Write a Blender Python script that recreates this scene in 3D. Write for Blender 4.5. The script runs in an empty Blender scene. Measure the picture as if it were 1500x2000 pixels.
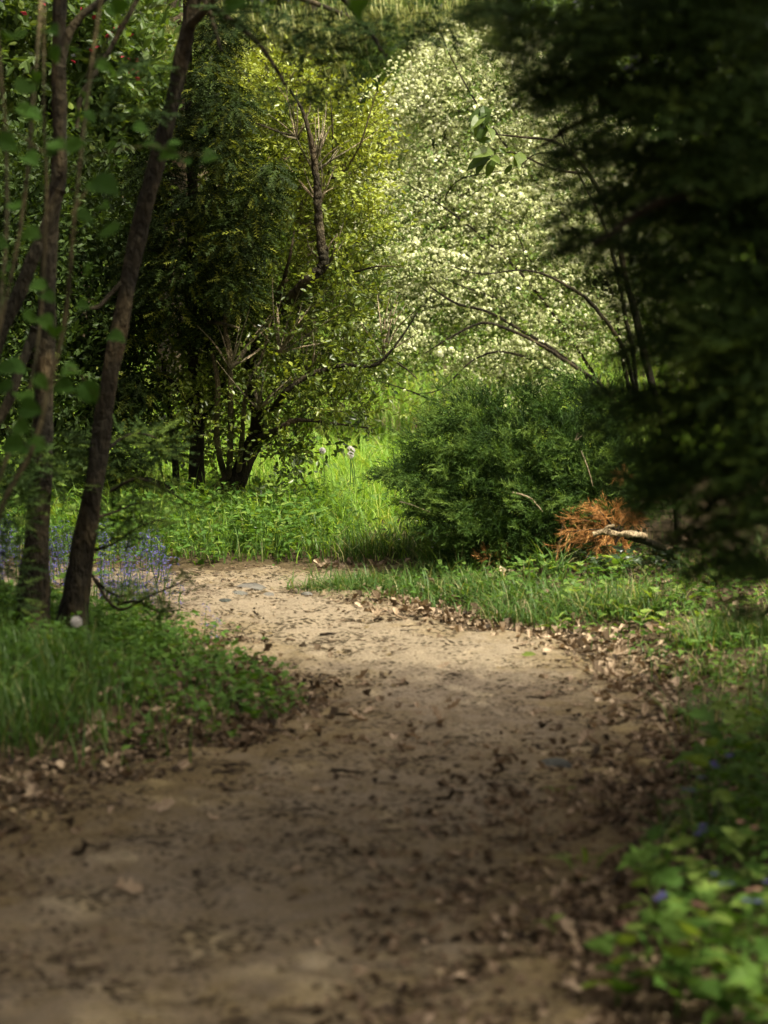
import bpy, math
import numpy as np

R = math.radians
rng = np.random.default_rng(11)
S = bpy.context.scene
C = S.collection

# ------------------------------------------------------------------ camera, sky, sun, exposure
CAM_H, PITCH, F = 1.6, math.atan(600 / 5312.0), 5312.0      # focal length in pixels of the 1500x2000 photograph
cam_d = bpy.data.cameras.new('camera')
cam = bpy.data.objects.new('camera', cam_d); C.objects.link(cam)
cam.location = (0, 0, CAM_H)
cam.rotation_euler = (math.pi / 2 - PITCH, 0, 0)
cam_d.sensor_fit = 'VERTICAL'; cam_d.sensor_height = 36; cam_d.lens = F / 2000 * 36
cam_d.clip_start = 0.1; cam_d.clip_end = 600
cam_d.dof.use_dof = True; cam_d.dof.focus_distance = 13.2; cam_d.dof.aperture_fstop = 3.3
cam_d.dof.aperture_blades = 9
S.camera = cam

SUN_EL, SUN_AZ = R(58), R(125)                                # azimuth from +Y towards +X
world = bpy.data.worlds.new('World'); S.world = world; world.use_nodes = True
wn = world.node_tree; wn.nodes.clear()
sky = wn.nodes.new('ShaderNodeTexSky'); sky.sky_type = 'NISHITA'; sky.sun_disc = False
sky.sun_elevation = SUN_EL; sky.sun_rotation = SUN_AZ; sky.dust_density = 9.0; sky.air_density = 0.08; sky.ozone_density = 0.0
bg = wn.nodes.new('ShaderNodeBackground'); bg.inputs[1].default_value = 0.15
wo = wn.nodes.new('ShaderNodeOutputWorld')
wn.links.new(sky.outputs[0], bg.inputs[0]); wn.links.new(bg.outputs[0], wo.inputs[0])
sd_ = bpy.data.lights.new('sun', 'SUN'); sd_.energy = 3.5; sd_.angle = R(0.9); sd_.color = (1.0, 0.94, 0.77)
sun = bpy.data.objects.new('sun', sd_); C.objects.link(sun)
sun.rotation_euler = (math.pi / 2 - SUN_EL, 0, math.pi - SUN_AZ)   # light travels down from that azimuth
sun.location = (6, -4, 12)
S.view_settings.view_transform = 'Standard'; S.view_settings.look = 'None'
S.view_settings.exposure = 1.15; S.view_settings.gamma = 1.0; S.view_settings.use_curve_mapping = False
S.render.engine = 'CYCLES'
S.cycles.max_bounces = 6; S.cycles.diffuse_bounces = 3; S.cycles.glossy_bounces = 2
S.cycles.transmission_bounces = 4; S.cycles.use_denoising = True

# ------------------------------------------------------------------ small maths
def nrm(v):
    v = np.asarray(v, float)
    return v / np.maximum(np.linalg.norm(v, axis=-1, keepdims=True), 1e-9)

def at(px, py, d):
    """world point seen at pixel (px, py) of the photograph at forward distance d (metres along +Y)"""
    u = (np.asarray(px, float) - 750) / F; v = (1000 - np.asarray(py, float)) / F
    cp, sp = math.cos(PITCH), math.sin(PITCH)
    x = u; y = cp + v * sp; z = -sp + v * cp
    k = np.asarray(d, float) / y
    return np.stack(np.broadcast_arrays(x * k, y * k, z * k + CAM_H), -1)

def hash2(i, j, s):
    n = (i.astype(np.int64) * 374761393 + j.astype(np.int64) * 668265263 + s * 974711) & 0x7fffffff
    n = ((n ^ (n >> 13)) * 1274126177) & 0x7fffffff
    return ((n ^ (n >> 16)) & 0xffff) / 65535.0

def vnoise(x, y, s=0):
    x = np.asarray(x, float); y = np.asarray(y, float)
    i, j = np.floor(x), np.floor(y); fx, fy = x - i, y - j
    fx = fx * fx * (3 - 2 * fx); fy = fy * fy * (3 - 2 * fy)
    a, b = hash2(i, j, s), hash2(i + 1, j, s); c, d = hash2(i, j + 1, s), hash2(i + 1, j + 1, s)
    return (a * (1 - fx) + b * fx) * (1 - fy) + (c * (1 - fx) + d * fx) * fy

def fbm(x, y, s=0, o=3):
    t, a, n = 0, 0.5, 0
    for k in range(o):
        t = t + a * vnoise(x * 2 ** k, y * 2 ** k, s + k); n += a; a *= 0.5
    return t / n

def sstep(a, b, x):
    t = np.clip((x - a) / (b - a), 0, 1); return t * t * (3 - 2 * t)

# ------------------------------------------------------------------ the path's outline and the terrain
PATH = np.array([(-1.3, -4), (-1.25, 3), (-1.2, 6), (-1.02, 7.1), (-.68, 7.65), (-.29, 8.2), (-.22, 8.7), (-.40, 9.4), (-.62, 10.0), (-1.05, 10.55), (-2.2, 10.9),
                 (-5, 11.0), (-14, 10.6), (-14, 11.9), (-5, 12.2), (-2.2, 12.05), (-.9, 11.9), (-.25, 11.95), (.03, 11.9), (.10, 11.6), (-.10, 11.2), (.10, 10.75),
                 (.34, 10.3), (.60, 9.95), (.80, 9.4), (.88, 8.9), (.80, 8.0), (.64, 7.0), (.50, 6.0), (.46, 5.3), (.5, 4), (.55, -4)])
def chaikin(p, n=2):
    for _ in range(n):
        q = np.roll(p, -1, 0); p = np.stack([p * .75 + q * .25, p * .25 + q * .75], 1).reshape(-1, 2)
    return p
PP = chaikin(PATH)
def path_sd(x, y):
    """signed distance to the path's edge, positive on the path"""
    x = np.asarray(x, float); sh = x.shape; P = np.stack([x.ravel(), np.asarray(y, float).ravel()], -1)
    out = np.empty(len(P)); A = PP; B = np.roll(PP, -1, 0); E = B - A; L2 = (E ** 2).sum(-1)
    for k in range(0, len(P), 20000):
        p = P[k:k + 20000, None, :]; w = p - A
        t = np.clip((w * E).sum(-1) / L2, 0, 1)
        d = np.sqrt(((w - E * t[..., None]) ** 2).sum(-1)).min(1)
        cond = (A[:, 1] > p[..., 1]) != (B[:, 1] > p[..., 1])
        xi = A[:, 0] + (p[..., 1] - A[:, 1]) / np.where(E[:, 1] == 0, 1e-9, E[:, 1]) * E[:, 0]
        ins = ((cond & (p[..., 0] < xi)).sum(1) % 2).astype(bool)
        out[k:k + 20000] = np.where(ins, d, -d)
    return out.reshape(sh)

def ground(x, y, sd=None):
    x = np.asarray(x, float); y = np.asarray(y, float)
    s = path_sd(x, y) if sd is None else sd
    o = np.clip(-s, 0, None)
    left = ((x < .1) & (y < 11.45)).astype(float)
    far = np.where(left > 0, 0, sstep(10.4, 12.2, y)); right = (1 - left) * (1 - far)
    z = left * .24 * (1 - np.exp(-(o / .75) ** 1.6))
    z = z + right * (.05 * (1 - np.exp(-(o / .5) ** 2)) + .04 * np.clip(o - .5, 0, 3))
    z = z + far * (.07 * (1 - np.exp(-(o / .5) ** 2)))
    z = z + .055 * np.clip(y - 19, 0, 60) * sstep(19, 24, y)
    z = z + (fbm(x * 1.3, y * 1.3, 3) - .5) * .06 * sstep(0, .8, o) + (fbm(x * 5, y * 5, 9) - .5) * .022
    return z

def ground_at(px, py):
    px = np.atleast_1d(np.asarray(px, float)); py = np.atleast_1d(np.asarray(py, float))
    d = np.arange(3, 40, .03)
    out = []
    for a, b in zip(px, py):
        q = at(a, b, d); h = q[:, 2] - ground(q[:, 0], q[:, 1])
        k = np.argmax(h < 0) if (h < 0).any() else len(d) - 1
        p = q[k].copy(); p[2] = ground(p[:1], p[1:2])[0]; out.append(p)
    return np.array(out)

# ------------------------------------------------------------------ materials
def nodes(name):
    m = bpy.data.materials.new(name); m.use_nodes = True
    t = m.node_tree; t.nodes.clear()
    out = t.nodes.new('ShaderNodeOutputMaterial')
    def N(kind, **k):
        n = t.nodes.new(kind)
        for a, v in k.items():
            if a.startswith('i_'):
                n.inputs[a[2:].replace('_', ' ')].default_value = v
            else:
                setattr(n, a, v)
        return n
    return m, t, N, out

def ramp(N, stops):
    r = N('ShaderNodeValToRGB'); e = r.color_ramp.elements
    while len(e) < len(stops): e.new(.5)
    for k, (p, c) in enumerate(stops):
        e[k].position = p; e[k].color = (*c, 1)
    return r

def foliage(name, stops, trans=.35, rough=.5, spec=.35, tcol=(1.25, 1.2, .45)):
    """leaf: colour by each leaf's own tint, some light passing through"""
    m, t, N, out = nodes(name)
    a = N('ShaderNodeAttribute', attribute_name='tint'); L = t.links.new
    r = ramp(N, stops); L(a.outputs['Fac'], r.inputs[0])
    p = N('ShaderNodeBsdfPrincipled', i_Roughness=rough); p.inputs['Specular IOR Level'].default_value = spec
    L(r.outputs[0], p.inputs['Base Color'])
    mx = N('ShaderNodeMix', data_type='RGBA', blend_type='MULTIPLY'); mx.inputs[0].default_value = 1
    L(r.outputs[0], mx.inputs[6]); mx.inputs[7].default_value = (*tcol, 1)
    tr = N('ShaderNodeBsdfTranslucent'); L(mx.outputs[2], tr.inputs[0])
    sh = N('ShaderNodeMixShader'); sh.inputs[0].default_value = trans
    L(p.outputs[0], sh.inputs[1]); L(tr.outputs[0], sh.inputs[2]); L(sh.outputs[0], out.inputs[0])
    return m

def bark(name, c1, c2, c3, scale=14, rough=.9):
    m, t, N, out = nodes(name); L = t.links.new
    co = N('ShaderNodeTexCoord'); mp = N('ShaderNodeMapping'); mp.inputs['Scale'].default_value = (1, 1, .45)
    L(co.outputs['Object'], mp.inputs[0])
    n1 = N('ShaderNodeTexNoise', i_Scale=scale, i_Detail=8.0, i_Roughness=.65); L(mp.outputs[0], n1.inputs['Vector'])
    n2 = N('ShaderNodeTexNoise', i_Scale=scale * .18, i_Detail=3.0); L(co.outputs['Object'], n2.inputs['Vector'])
    n3 = N('ShaderNodeTexNoise', i_Scale=scale * 5, i_Detail=4.0); L(mp.outputs[0], n3.inputs['Vector'])
    r = ramp(N, [(.3, c1), (.5, c2), (.72, c3)]); L(n1.outputs[0], r.inputs[0])
    r2 = ramp(N, [(.35, (.45, .5, .42)), (.5, (.9, .92, .8)), (.66, (1.6, 1.5, 1.3))]); L(n2.outputs[0], r2.inputs[0])
    mx = N('ShaderNodeMix', data_type='RGBA', blend_type='MULTIPLY'); mx.inputs[0].default_value = 1
    L(r.outputs[0], mx.inputs[6]); L(r2.outputs[0], mx.inputs[7])
    p = N('ShaderNodeBsdfPrincipled', i_Roughness=rough); p.inputs['Specular IOR Level'].default_value = .2
    L(mx.outputs[2], p.inputs['Base Color'])
    ad = N('ShaderNodeMath', operation='ADD'); L(n1.outputs[0], ad.inputs[0]); L(n3.outputs[0], ad.inputs[1])
    b = N('ShaderNodeBump', i_Strength=1.0, i_Distance=.022); L(ad.outputs[0], b.inputs['Height']); L(b.outputs[0], p.inputs['Normal'])
    L(p.outputs[0], out.inputs[0]); return m

def earth(name, pale, mid, dark, debris):
    m, t, N, out = nodes(name); L = t.links.new
    co = N('ShaderNodeTexCoord')
    big = N('ShaderNodeTexNoise', i_Scale=1.1, i_Detail=4.0, i_Roughness=.6); L(co.outputs['Object'], big.inputs['Vector'])
    med = N('ShaderNodeTexNoise', i_Scale=11.0, i_Detail=6.0, i_Roughness=.7); L(co.outputs['Object'], med.inputs['Vector'])
    fin = N('ShaderNodeTexNoise', i_Scale=120.0, i_Detail=5.0, i_Roughness=.75); L(co.outputs['Object'], fin.inputs['Vector'])
    # how worn: attribute of the ground itself (compacted sand in the middle, humus to the sides); the path's also holds painted light
    at_ = N('ShaderNodeAttribute', attribute_name='tint')
    s1 = N('ShaderNodeMath', operation='MULTIPLY_ADD', i_Value=0); L(med.outputs[0], s1.inputs[0]); s1.inputs[1].default_value = 1.25; L(at_.outputs['Fac'], s1.inputs[2])
    s2 = N('ShaderNodeMath', operation='MULTIPLY_ADD'); L(big.outputs[0], s2.inputs[0]); s2.inputs[1].default_value = .5; L(s1.outputs[0], s2.inputs[2])
    r = ramp(N, [(.62, dark), (.95, mid), (1.0, pale)]); 
    sc = N('ShaderNodeMath', operation='MULTIPLY'); sc.inputs[1].default_value = .55; L(s2.outputs[0], sc.inputs[0])
    r = ramp(N, [(.28, dark), (.55, mid), (.85, pale)]); L(sc.outputs[0], r.inputs[0])
    r3 = ramp(N, [(.3, (.45, .43, .40)), (.5, (1, 1, 1)), (.7, (1.35, 1.32, 1.25))]); L(fin.outputs[0], r3.inputs[0])
    mx = N('ShaderNodeMix', data_type='RGBA', blend_type='MULTIPLY'); mx.inputs[0].default_value = 1
    L(r.outputs[0], mx.inputs[6]); L(r3.outputs[0], mx.inputs[7])
    # dark crumbs of rotten leaf and twig ground into the surface
    mp = N('ShaderNodeMapping'); mp.inputs['Scale'].default_value = (1, 1.6, 1); L(co.outputs['Object'], mp.inputs[0])
    v = N('ShaderNodeTexVoronoi', i_Scale=38.0, i_Randomness=1.0); L(mp.outputs[0], v.inputs['Vector'])
    msk = N('ShaderNodeTexNoise', i_Scale=3.2, i_Detail=5.0, i_Roughness=.7); L(co.outputs['Object'], msk.inputs['Vector'])
    mr = ramp(N, [(.40, (.12, .12, .12)), (.64, (.56, .56, .56))]); L(msk.outputs[0], mr.inputs[0])
    lt = N('ShaderNodeMath', operation='LESS_THAN'); L(v.outputs['Distance'], lt.inputs[0]); L(mr.outputs[0], lt.inputs[1])
    mx2 = N('ShaderNodeMix', data_type='RGBA'); L(lt.outputs[0], mx2.inputs[0]); L(mx.outputs[2], mx2.inputs[6]); mx2.inputs[7].default_value = (*debris, 1)
    p = N('ShaderNodeBsdfPrincipled', i_Roughness=.95); p.inputs['Specular IOR Level'].default_value = .15
    L(mx2.outputs[2], p.inputs['Base Color'])
    ad = N('ShaderNodeMath', operation='MULTIPLY_ADD'); L(fin.outputs[0], ad.inputs[0]); ad.inputs[1].default_value = .35; L(med.outputs[0], ad.inputs[2])
    b = N('ShaderNodeBump', i_Strength=1.0, i_Distance=.035); L(ad.outputs[0], b.inputs['Height']); L(b.outputs[0], p.inputs['Normal'])
    L(p.outputs[0], out.inputs[0]); return m

M = {}
M['path'] = earth('trodden_sand', (.28, .23, .152), (.200, .152, .072), (.085, .063, .028), (.05, .037, .018))
M['soil'] = earth('woodland_soil', (.115, .086, .043), (.068, .051, .025), (.033, .025, .012), (.025, .018, .01))
M['bark_dark'] = bark('dark_bark', (.008, .0065, .004), (.021, .017, .009), (.060, .047, .026))
M['bark_red'] = bark('reddish_bark', (.006, .005, .003), (.018, .014, .007), (.075, .056, .030))
M['bark_grey'] = bark('grey_brown_bark', (.014, .011, .007), (.045, .036, .022), (.12, .098, .06), 26)
M['bark_pale'] = bark('pale_stem_bark', (.05, .04, .02), (.12, .10, .055), (.22, .185, .11), 30)
M['wood_pale'] = bark('barkless_pale_wood', (.16, .115, .07), (.36, .27, .175), (.5, .4, .28), 18)
M['dead_twig'] = bark('dead_grey_twig', (.12, .10, .07), (.24, .20, .14), (.36, .31, .23), 30)
M['yew'] = foliage('yew_needles', [(0, (.010, .020, .006)), (.55, (.030, .056, .012)), (1, (.11, .16, .025))], .12, .6, .06)
M['conifer'] = foliage('conifer_needles', [(0, (.010, .019, .005)), (.6, (.028, .046, .008)), (1, (.14, .16, .02))], .2, .6, .08)
M['juniper'] = foliage('juniper_scales', [(0, (.012, .028, .006)), (.5, (.040, .082, .014)), (1, (.12, .19, .035))], .22, .6, .1)
M['dead_needles'] = foliage('dead_rusty_needles', [(0, (.20, .09, .025)), (.5, (.44, .22, .065)), (1, (.60, .34, .12))], .2, .7, .2, (1, .9, .7))
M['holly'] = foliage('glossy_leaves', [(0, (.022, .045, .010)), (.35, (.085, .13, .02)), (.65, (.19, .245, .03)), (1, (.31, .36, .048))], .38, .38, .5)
M['hawthorn'] = foliage('hawthorn_leaves', [(0, (.07, .13, .025)), (.6, (.14, .22, .045)), (1, (.26, .32, .08))], .4, .45, .35)
M['blossom'] = foliage('cream_blossom', [(0, (.38, .44, .17)), (.55, (.58, .62, .32)), (1, (.80, .81, .60))], .3, .7, .15, (1, .98, .85))
M['broad'] = foliage('broad_leaves', [(0, (.03, .06, .014)), (.6, (.075, .125, .022)), (1, (.17, .22, .04))], .45, .45, .35)
M['hazel'] = foliage('soft_round_leaves', [(0, (.03, .075, .013)), (1, (.065, .14, .02))], .45, .6, .08)
M['dim'] = foliage('shrub_leaves', [(0, (.026, .050, .012)), (.7, (.07, .115, .022)), (1, (.18, .22, .035))], .35, .5, .2)
M['meadow'] = foliage('meadow_grass', [(0, (.11, .24, .024)), (.6, (.21, .36, .044)), (1, (.44, .49, .12))], .5, .5, .3)
M['verge'] = foliage('verge_grass', [(0, (.035, .085, .016)), (.7, (.085, .165, .03)), (1, (.30, .28, .12))], .4, .5, .3)
M['herb'] = foliage('herb_leaves', [(0, (.04, .095, .016)), (.6, (.085, .17, .028)), (1, (.17, .25, .05))], .42, .6, .12)
M['lime'] = foliage('fresh_seedling_leaves', [(0, (.085, .165, .025)), (1, (.20, .29, .05))], .42, .5, .3)
M['ivy'] = foliage('ivy_leaves', [(0, (.015, .035, .010)), (1, (.045, .075, .03))], .2, .35, .5)
M['litter'] = foliage('dry_leaves', [(0, (.032, .023, .013)), (.5, (.165, .118, .068)), (1, (.40, .31, .20))], .15, .7, .2, (1, .85, .6))
M['twig'] = bark('fallen_twig_bark', (.03, .022, .015), (.075, .055, .038), (.13, .10, .07), 40)
M['stone'] = bark('grey_stone', (.06, .06, .058), (.10, .10, .095), (.15, .15, .14), 16)
M['blue'] = foliage('blue_petals', [(0, (.05, .05, .14)), (1, (.11, .11, .25))], .3, .6, .2, (1, 1, 1))
M['red'] = foliage('crimson_petals', [(0, (.30, .025, .05)), (1, (.55, .06, .10))], .3, .6, .2, (1, .8, .8))
M['pink'] = foliage('dull_pink_petals', [(0, (.20, .11, .08)), (1, (.30, .17, .12))], .3, .6, .2, (1, .8, .8))
M['white'] = foliage('white_petals', [(0, (.6, .62, .55)), (1, (.85, .85, .8))], .3, .6, .2, (1, 1, 1))
M['straw'] = foliage('dry_pale_strands', [(0, (.10, .14, .03)), (.6, (.22, .25, .07)), (1, (.40, .39, .18))], .3, .6, .25, (1.1, 1, .7))
M['fluff'] = foliage('seed_fluff', [(0, (.55, .53, .48)), (1, (.8, .78, .74))], .5, .8, .1, (1, 1, 1))

# ------------------------------------------------------------------ meshes from numpy
class Soup:
    """collects vertices and faces (quads and triangles) and links them as one mesh object"""
    def __init__(self): self.V, self.F, self.T, self.n = [], [], [], 0
    def add(self, V, Fs, tint):
        V = np.asarray(V, float).reshape(-1, 3); self.V.append(V)
        for f in (Fs if isinstance(Fs, list) else [Fs]): self.F.append(np.asarray(f, np.int64) + self.n)
        self.T.append(np.broadcast_to(np.asarray(tint, float), (len(V),)) if np.ndim(tint) < 2 else np.asarray(tint).ravel())
        self.n += len(V)
    def stamp(self, tpl, P, Rm, sc, tint):
        """copies of the template (V0, [faces]) at P, with rotation Rm, scale sc, tint per copy"""
        V0, fs = tpl; P = np.asarray(P, float); n = len(P)
        if n == 0: return
        sc = np.asarray(sc, float)
        sc = np.broadcast_to(sc.reshape(-1, 1, 1) if sc.ndim < 2 else sc[:, None, :], (n, 1, sc.shape[1] if sc.ndim == 2 else 1))
        W = np.einsum('nij,nkj->nki', Rm, V0[None] * sc) + P[:, None]
        k = len(V0); off = (np.arange(n) * k)[:, None, None]
        self.add(W.reshape(-1, 3), [(f[None] + off).reshape(-1, f.shape[1]) for f in fs], np.repeat(np.broadcast_to(tint, (n,)), k))
    def mesh(self, name, mat, origin=(0, 0, 0), smooth=False):
        me = bpy.data.meshes.new(name)
        V = np.concatenate(self.V) - np.asarray(origin); T = np.concatenate(self.T)
        loops = np.concatenate([f.ravel() for f in self.F]); tot = np.concatenate([np.full(len(f), f.shape[1]) for f in self.F])
        me.vertices.add(len(V)); me.vertices.foreach_set('co', V.astype(np.float32).ravel())
        me.loops.add(len(loops)); me.loops.foreach_set('vertex_index', loops.astype(np.int32))
        me.polygons.add(len(tot)); me.polygons.foreach_set('loop_start', np.concatenate([[0], np.cumsum(tot)[:-1]]).astype(np.int32))
        me.polygons.foreach_set('use_smooth', np.full(len(tot), smooth))
        me.update(calc_edges=True)
        a = me.attributes.new('tint', 'FLOAT', 'POINT'); a.data.foreach_set('value', np.clip(T, 0, 1).astype(np.float32))
        me.materials.append(mat); return me
    def build(self, name, mat, parent=None, smooth=False, kind=None):
        o = bpy.data.objects.new(name, self.mesh(name, mat, parent['base'] if parent is not None else (0, 0, 0), smooth))
        C.objects.link(o)
        if parent is not None: o.parent = parent; o['base'] = list(parent['base'])
        if kind: o['kind'] = kind
        return o

def tag(o, label, cat, group=None, kind=None):
    o['label'] = label; o['category'] = cat
    if group: o['group'] = group
    if kind: o['kind'] = kind
    return o

def thing(name, loc, label, cat, group=None):
    o = bpy.data.objects.new(name, None); C.objects.link(o); o.empty_display_size = .1
    o.location = tuple(float(v) for v in loc); o['base'] = [float(v) for v in loc]
    return tag(o, label, cat, group)

def put(name, me, parent, loc=(0, 0, 0), rot=None, sc=1.0):
    """another object sharing a mesh"""
    o = bpy.data.objects.new(name, me); C.objects.link(o)
    if parent is not None: o.parent = parent
    o.location = tuple(float(v) for v in loc)
    if rot is not None:
        o.rotation_mode = 'QUATERNION'
        import mathutils
        o.rotation_quaternion = mathutils.Matrix([list(map(float, r)) for r in rot]).to_quaternion()
    o.scale = (sc, sc, sc); return o

def copy_tree(o, parent=None):
    c = o.copy(); C.objects.link(c)
    if parent is not None: c.parent = parent
    for ch in o.children: copy_tree(ch, c)
    return c

def frames(D, N=None, roll=0.0):
    """rotation whose y axis runs along D and whose z axis leans to N"""
    y = nrm(D); n = len(y)
    N = np.broadcast_to((0, 0, 1.), (n, 3)) if N is None else np.asarray(N, float)
    N = N + rng.normal(0, roll, (n, 3)) if np.any(roll) else N
    z = N - (N * y).sum(-1, keepdims=True) * y
    bad = np.linalg.norm(z, axis=-1) < 1e-3
    z[bad] = np.cross(y[bad], (1., 0, 0)); z = nrm(z)
    return np.stack([np.cross(y, z), y, z], -1)

def spline(P, n):
    P = np.asarray(P, float)
    if len(P) < 3:
        t = np.linspace(0, 1, n)[:, None]; return P[0] * (1 - t) + P[-1] * t
    Q = np.vstack([2 * P[0] - P[1], P, 2 * P[-1] - P[-2]]); out = []
    for u in np.linspace(0, len(P) - 1 - 1e-6, n):
        k = int(u); t = u - k; a, b, c, d = Q[k:k + 4]
        out.append(.5 * (2 * b + (c - a) * t + (2 * a - 5 * b + 4 * c - d) * t * t + (3 * b - a - 3 * c + d) * t ** 3))
    return np.array(out)

def tube(s, P, r, n=None, sides=8, rough=.08, tint=.5, kink=0.0):
    """tapering limb through the points P; r: radius at each"""
    P = np.asarray(P, float); r = np.broadcast_to(np.asarray(r, float), (len(P),))
    n = n or max(4, 4 * len(P)); Q = spline(P, n); rr = np.interp(np.linspace(0, len(P) - 1, n), np.arange(len(P)), r)
    if kink: Q = Q + np.cumsum(rng.normal(0, 1, Q.shape), 0) * 0 + rng.normal(0, kink, Q.shape) * rr[:, None] * np.sin(np.linspace(0, np.pi, n))[:, None]
    Tn = nrm(np.gradient(Q, axis=0)); ref = np.array([.3, 1., .2]); u = nrm(np.cross(Tn, ref)); v = np.cross(Tn, u)
    a = np.linspace(0, 2 * np.pi, sides, endpoint=False)
    ph = rng.uniform(0, 6.28, 3)
    lump = 1 + rough * (np.sin(2 * a[None] + ph[0] + np.arange(n)[:, None] * .5) + .8 * np.sin(3 * a[None] + ph[1] - np.arange(n)[:, None] * .3) + rng.normal(0, .5, (n, sides)))
    W = Q[:, None] + (u[:, None] * np.cos(a)[None, :, None] + v[:, None] * np.sin(a)[None, :, None]) * (rr[:, None] * lump)[..., None]
    i = np.arange(n - 1)[:, None] * sides; j = np.arange(sides)[None]; k = (j + 1) % sides
    q = np.stack([i + j, i + k, i + sides + k, i + sides + j], -1).reshape(-1, 4)
    W = np.vstack([W.reshape(-1, 3), Q[:1], Q[-1:]]); e = n * sides
    c0 = np.stack([np.arange(sides), np.full(sides, e), (np.arange(sides) + 1) % sides], -1)[:, [1, 0, 2]]
    c1 = np.stack([np.full(sides, e + 1), (n - 1) * sides + np.arange(sides), (n - 1) * sides + (np.arange(sides) + 1) % sides], -1)
    s.add(W, [q, c0, c1], tint); return Q, rr

# templates: y along the leaf, z up
def T(v, *f): return np.array(v, float), [np.array(x) for x in f]
LEAF = T([(0, 0, 0), (.24, .3, .05), (.20, .68, .03), (0, 1, -.06), (-.20, .68, .03), (-.24, .3, .05)], [(0, 1, 2, 3), (0, 3, 4, 5)])
ROUND = T([(0, 0, 0), (.34, .12, .04), (.44, .45, .05), (.28, .8, .02), (0, 1, -.08), (-.28, .8, .02), (-.44, .45, .05), (-.34, .12, .04)], [(0, 1, 2), (0, 4, 6), (0, 6, 7)], [(0, 2, 3, 4), (0, 4, 5, 6)])
ROUND = (ROUND[0], [np.array([(0, 1, 2), (0, 6, 7)]), np.array([(0, 2, 3, 4), (0, 4, 5, 6)])])
TRI = T([(-.5, 0, 0), (.5, 0, 0), (0, 1, 0)], [(0, 1, 2)])
SMALL = T([(0, 0, 0), (.26, .45, .06), (0, 1, -.04), (-.26, .45, .06)], [(0, 1, 2), (0, 2, 3)])

def lobed(outline, curl=.1, fold=.06, wob=.02, seed=0):
    """leaf from a right-hand outline [(x, y) ...], mirrored, with a midrib fold and a curl"""
    g = np.random.default_rng(seed); o = np.array(outline); n = len(o)
    mid = np.stack([np.zeros(n), o[:, 1]], -1)
    def z(p): return fold * abs(p[:, 0]) * 2 - curl * (p[:, 1] - .3) ** 2 * 2 + g.normal(0, wob, len(p))
    rgt, lft = o.copy(), o * [-1, 1]
    P = np.vstack([mid, rgt, lft]); V = np.column_stack([P, z(P)])
    q = [(k, n + k, n + k + 1, k + 1) for k in range(n - 1)] + [(k, k + 1, 2 * n + k + 1, 2 * n + k) for k in range(n - 1)]
    return V, [np.array(q)]
OAK = [lobed([(.02, 0), (.10, .12), (.07, .2), (.22, .34), (.12, .42), (.30, .58), (.16, .66), (.26, .8), (.12, .9), (.01, 1)], c, f, .03, k)
       for k, (c, f) in enumerate([(.35, .3), (.7, .5), (-.3, .25), (.2, -.4), (1.0, .7), (-.5, .6)])]
MAPLE = [lobed([(.03, 0), (.34, .1), (.22, .24), (.52, .46), (.24, .5), (.30, .74), (.13, .72), (.02, 1)], c, .12, .02, 20 + k) for k, c in enumerate([.15, .35, .0])]
NETTLE = [lobed([(.02, 0), (.25, .16), (.23, .26), (.30, .36), (.22, .5), (.20, .62), (.11, .76), (.02, 1)], c, .15, .015, 30 + k) for k, c in enumerate([.2, .4, .05])]
HEART = [lobed([(.03, .06), (.30, .0), (.44, .22), (.42, .45), (.28, .72), (.10, .92), (.01, 1)], c, .12, .02, 40 + k) for k, c in enumerate([.15, .3, .05])]
STRAP = [lobed([(.03, 0), (.08, .2), (.13, .45), (.12, .65), (.07, .85), (.01, 1)], c, .25, .01, 50 + k) for k, c in enumerate([.3, .6, .1])]

def spray(n, ang, ln, w, flat, seed=0, taper=.5, axis=.03):
    """a needled shoot of unit length along y"""
    g = np.random.default_rng(seed); V, Fc = [], []
    def tri(p, d, wv, l): 
        k = len(V); V.extend([p - wv, p + wv, p + d * l]); Fc.append((k, k + 1, k + 2))
    tri(np.zeros(3), np.array([0, 1., 0]), np.array([axis, 0, 0]), 1)
    for i in range(n):
        t = (i + .5) / n; th = (g.uniform(0, 2 * np.pi) if not flat else (0 if i % 2 else np.pi) + g.normal(0, .35))
        a = ang + g.normal(0, .15); d = np.array([math.cos(th) * math.sin(a), math.cos(a), math.sin(th) * math.sin(a)])
        s = np.cross(d, g.normal(0, 1, 3) if not flat else (0, 0, 1) + g.normal(0, .3, 3)); s = s / np.linalg.norm(s)
        tri(np.array([0, t * .95, 0]), d, s * w, ln * (1 - taper * t) * g.uniform(.8, 1.2))
    return np.array(V), [np.array(Fc)]
OAK_LO = [lobed([(.02, 0), (.15, .28), (.10, .42), (.27, .64), (.01, 1)], c, f, .04, 80 + k) for k, (c, f) in enumerate([(.35, .3), (.7, .5), (-.3, .25), (.2, -.4), (1.0, .7), (-.5, .6)])]
LOW_LEAF = [lobed([(.02, .0), (.36, .38), (.01, 1)], .2, .14, .02, 90), lobed([(.02, 0), (.22, .45), (.01, 1)], .35, .16, .02, 91), lobed([(.02, 0), (.40, .3), (.01, 1)], .1, .1, .03, 92)]
SOFT_SP = [spray(11, 1.05, .27, .048, True, 60 + k) for k in range(4)]
YEW_SP = [spray(20, 1.05, .25, .027, True, k) for k in range(4)]
JUN_SP = [spray(12, .62, .42, .030, False, 10 + k, .3, .02) for k in range(4)]
DRY_SP = [spray(16, .4, .55, .016, False, 20 + k, .2, .012) for k in range(3)]

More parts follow.
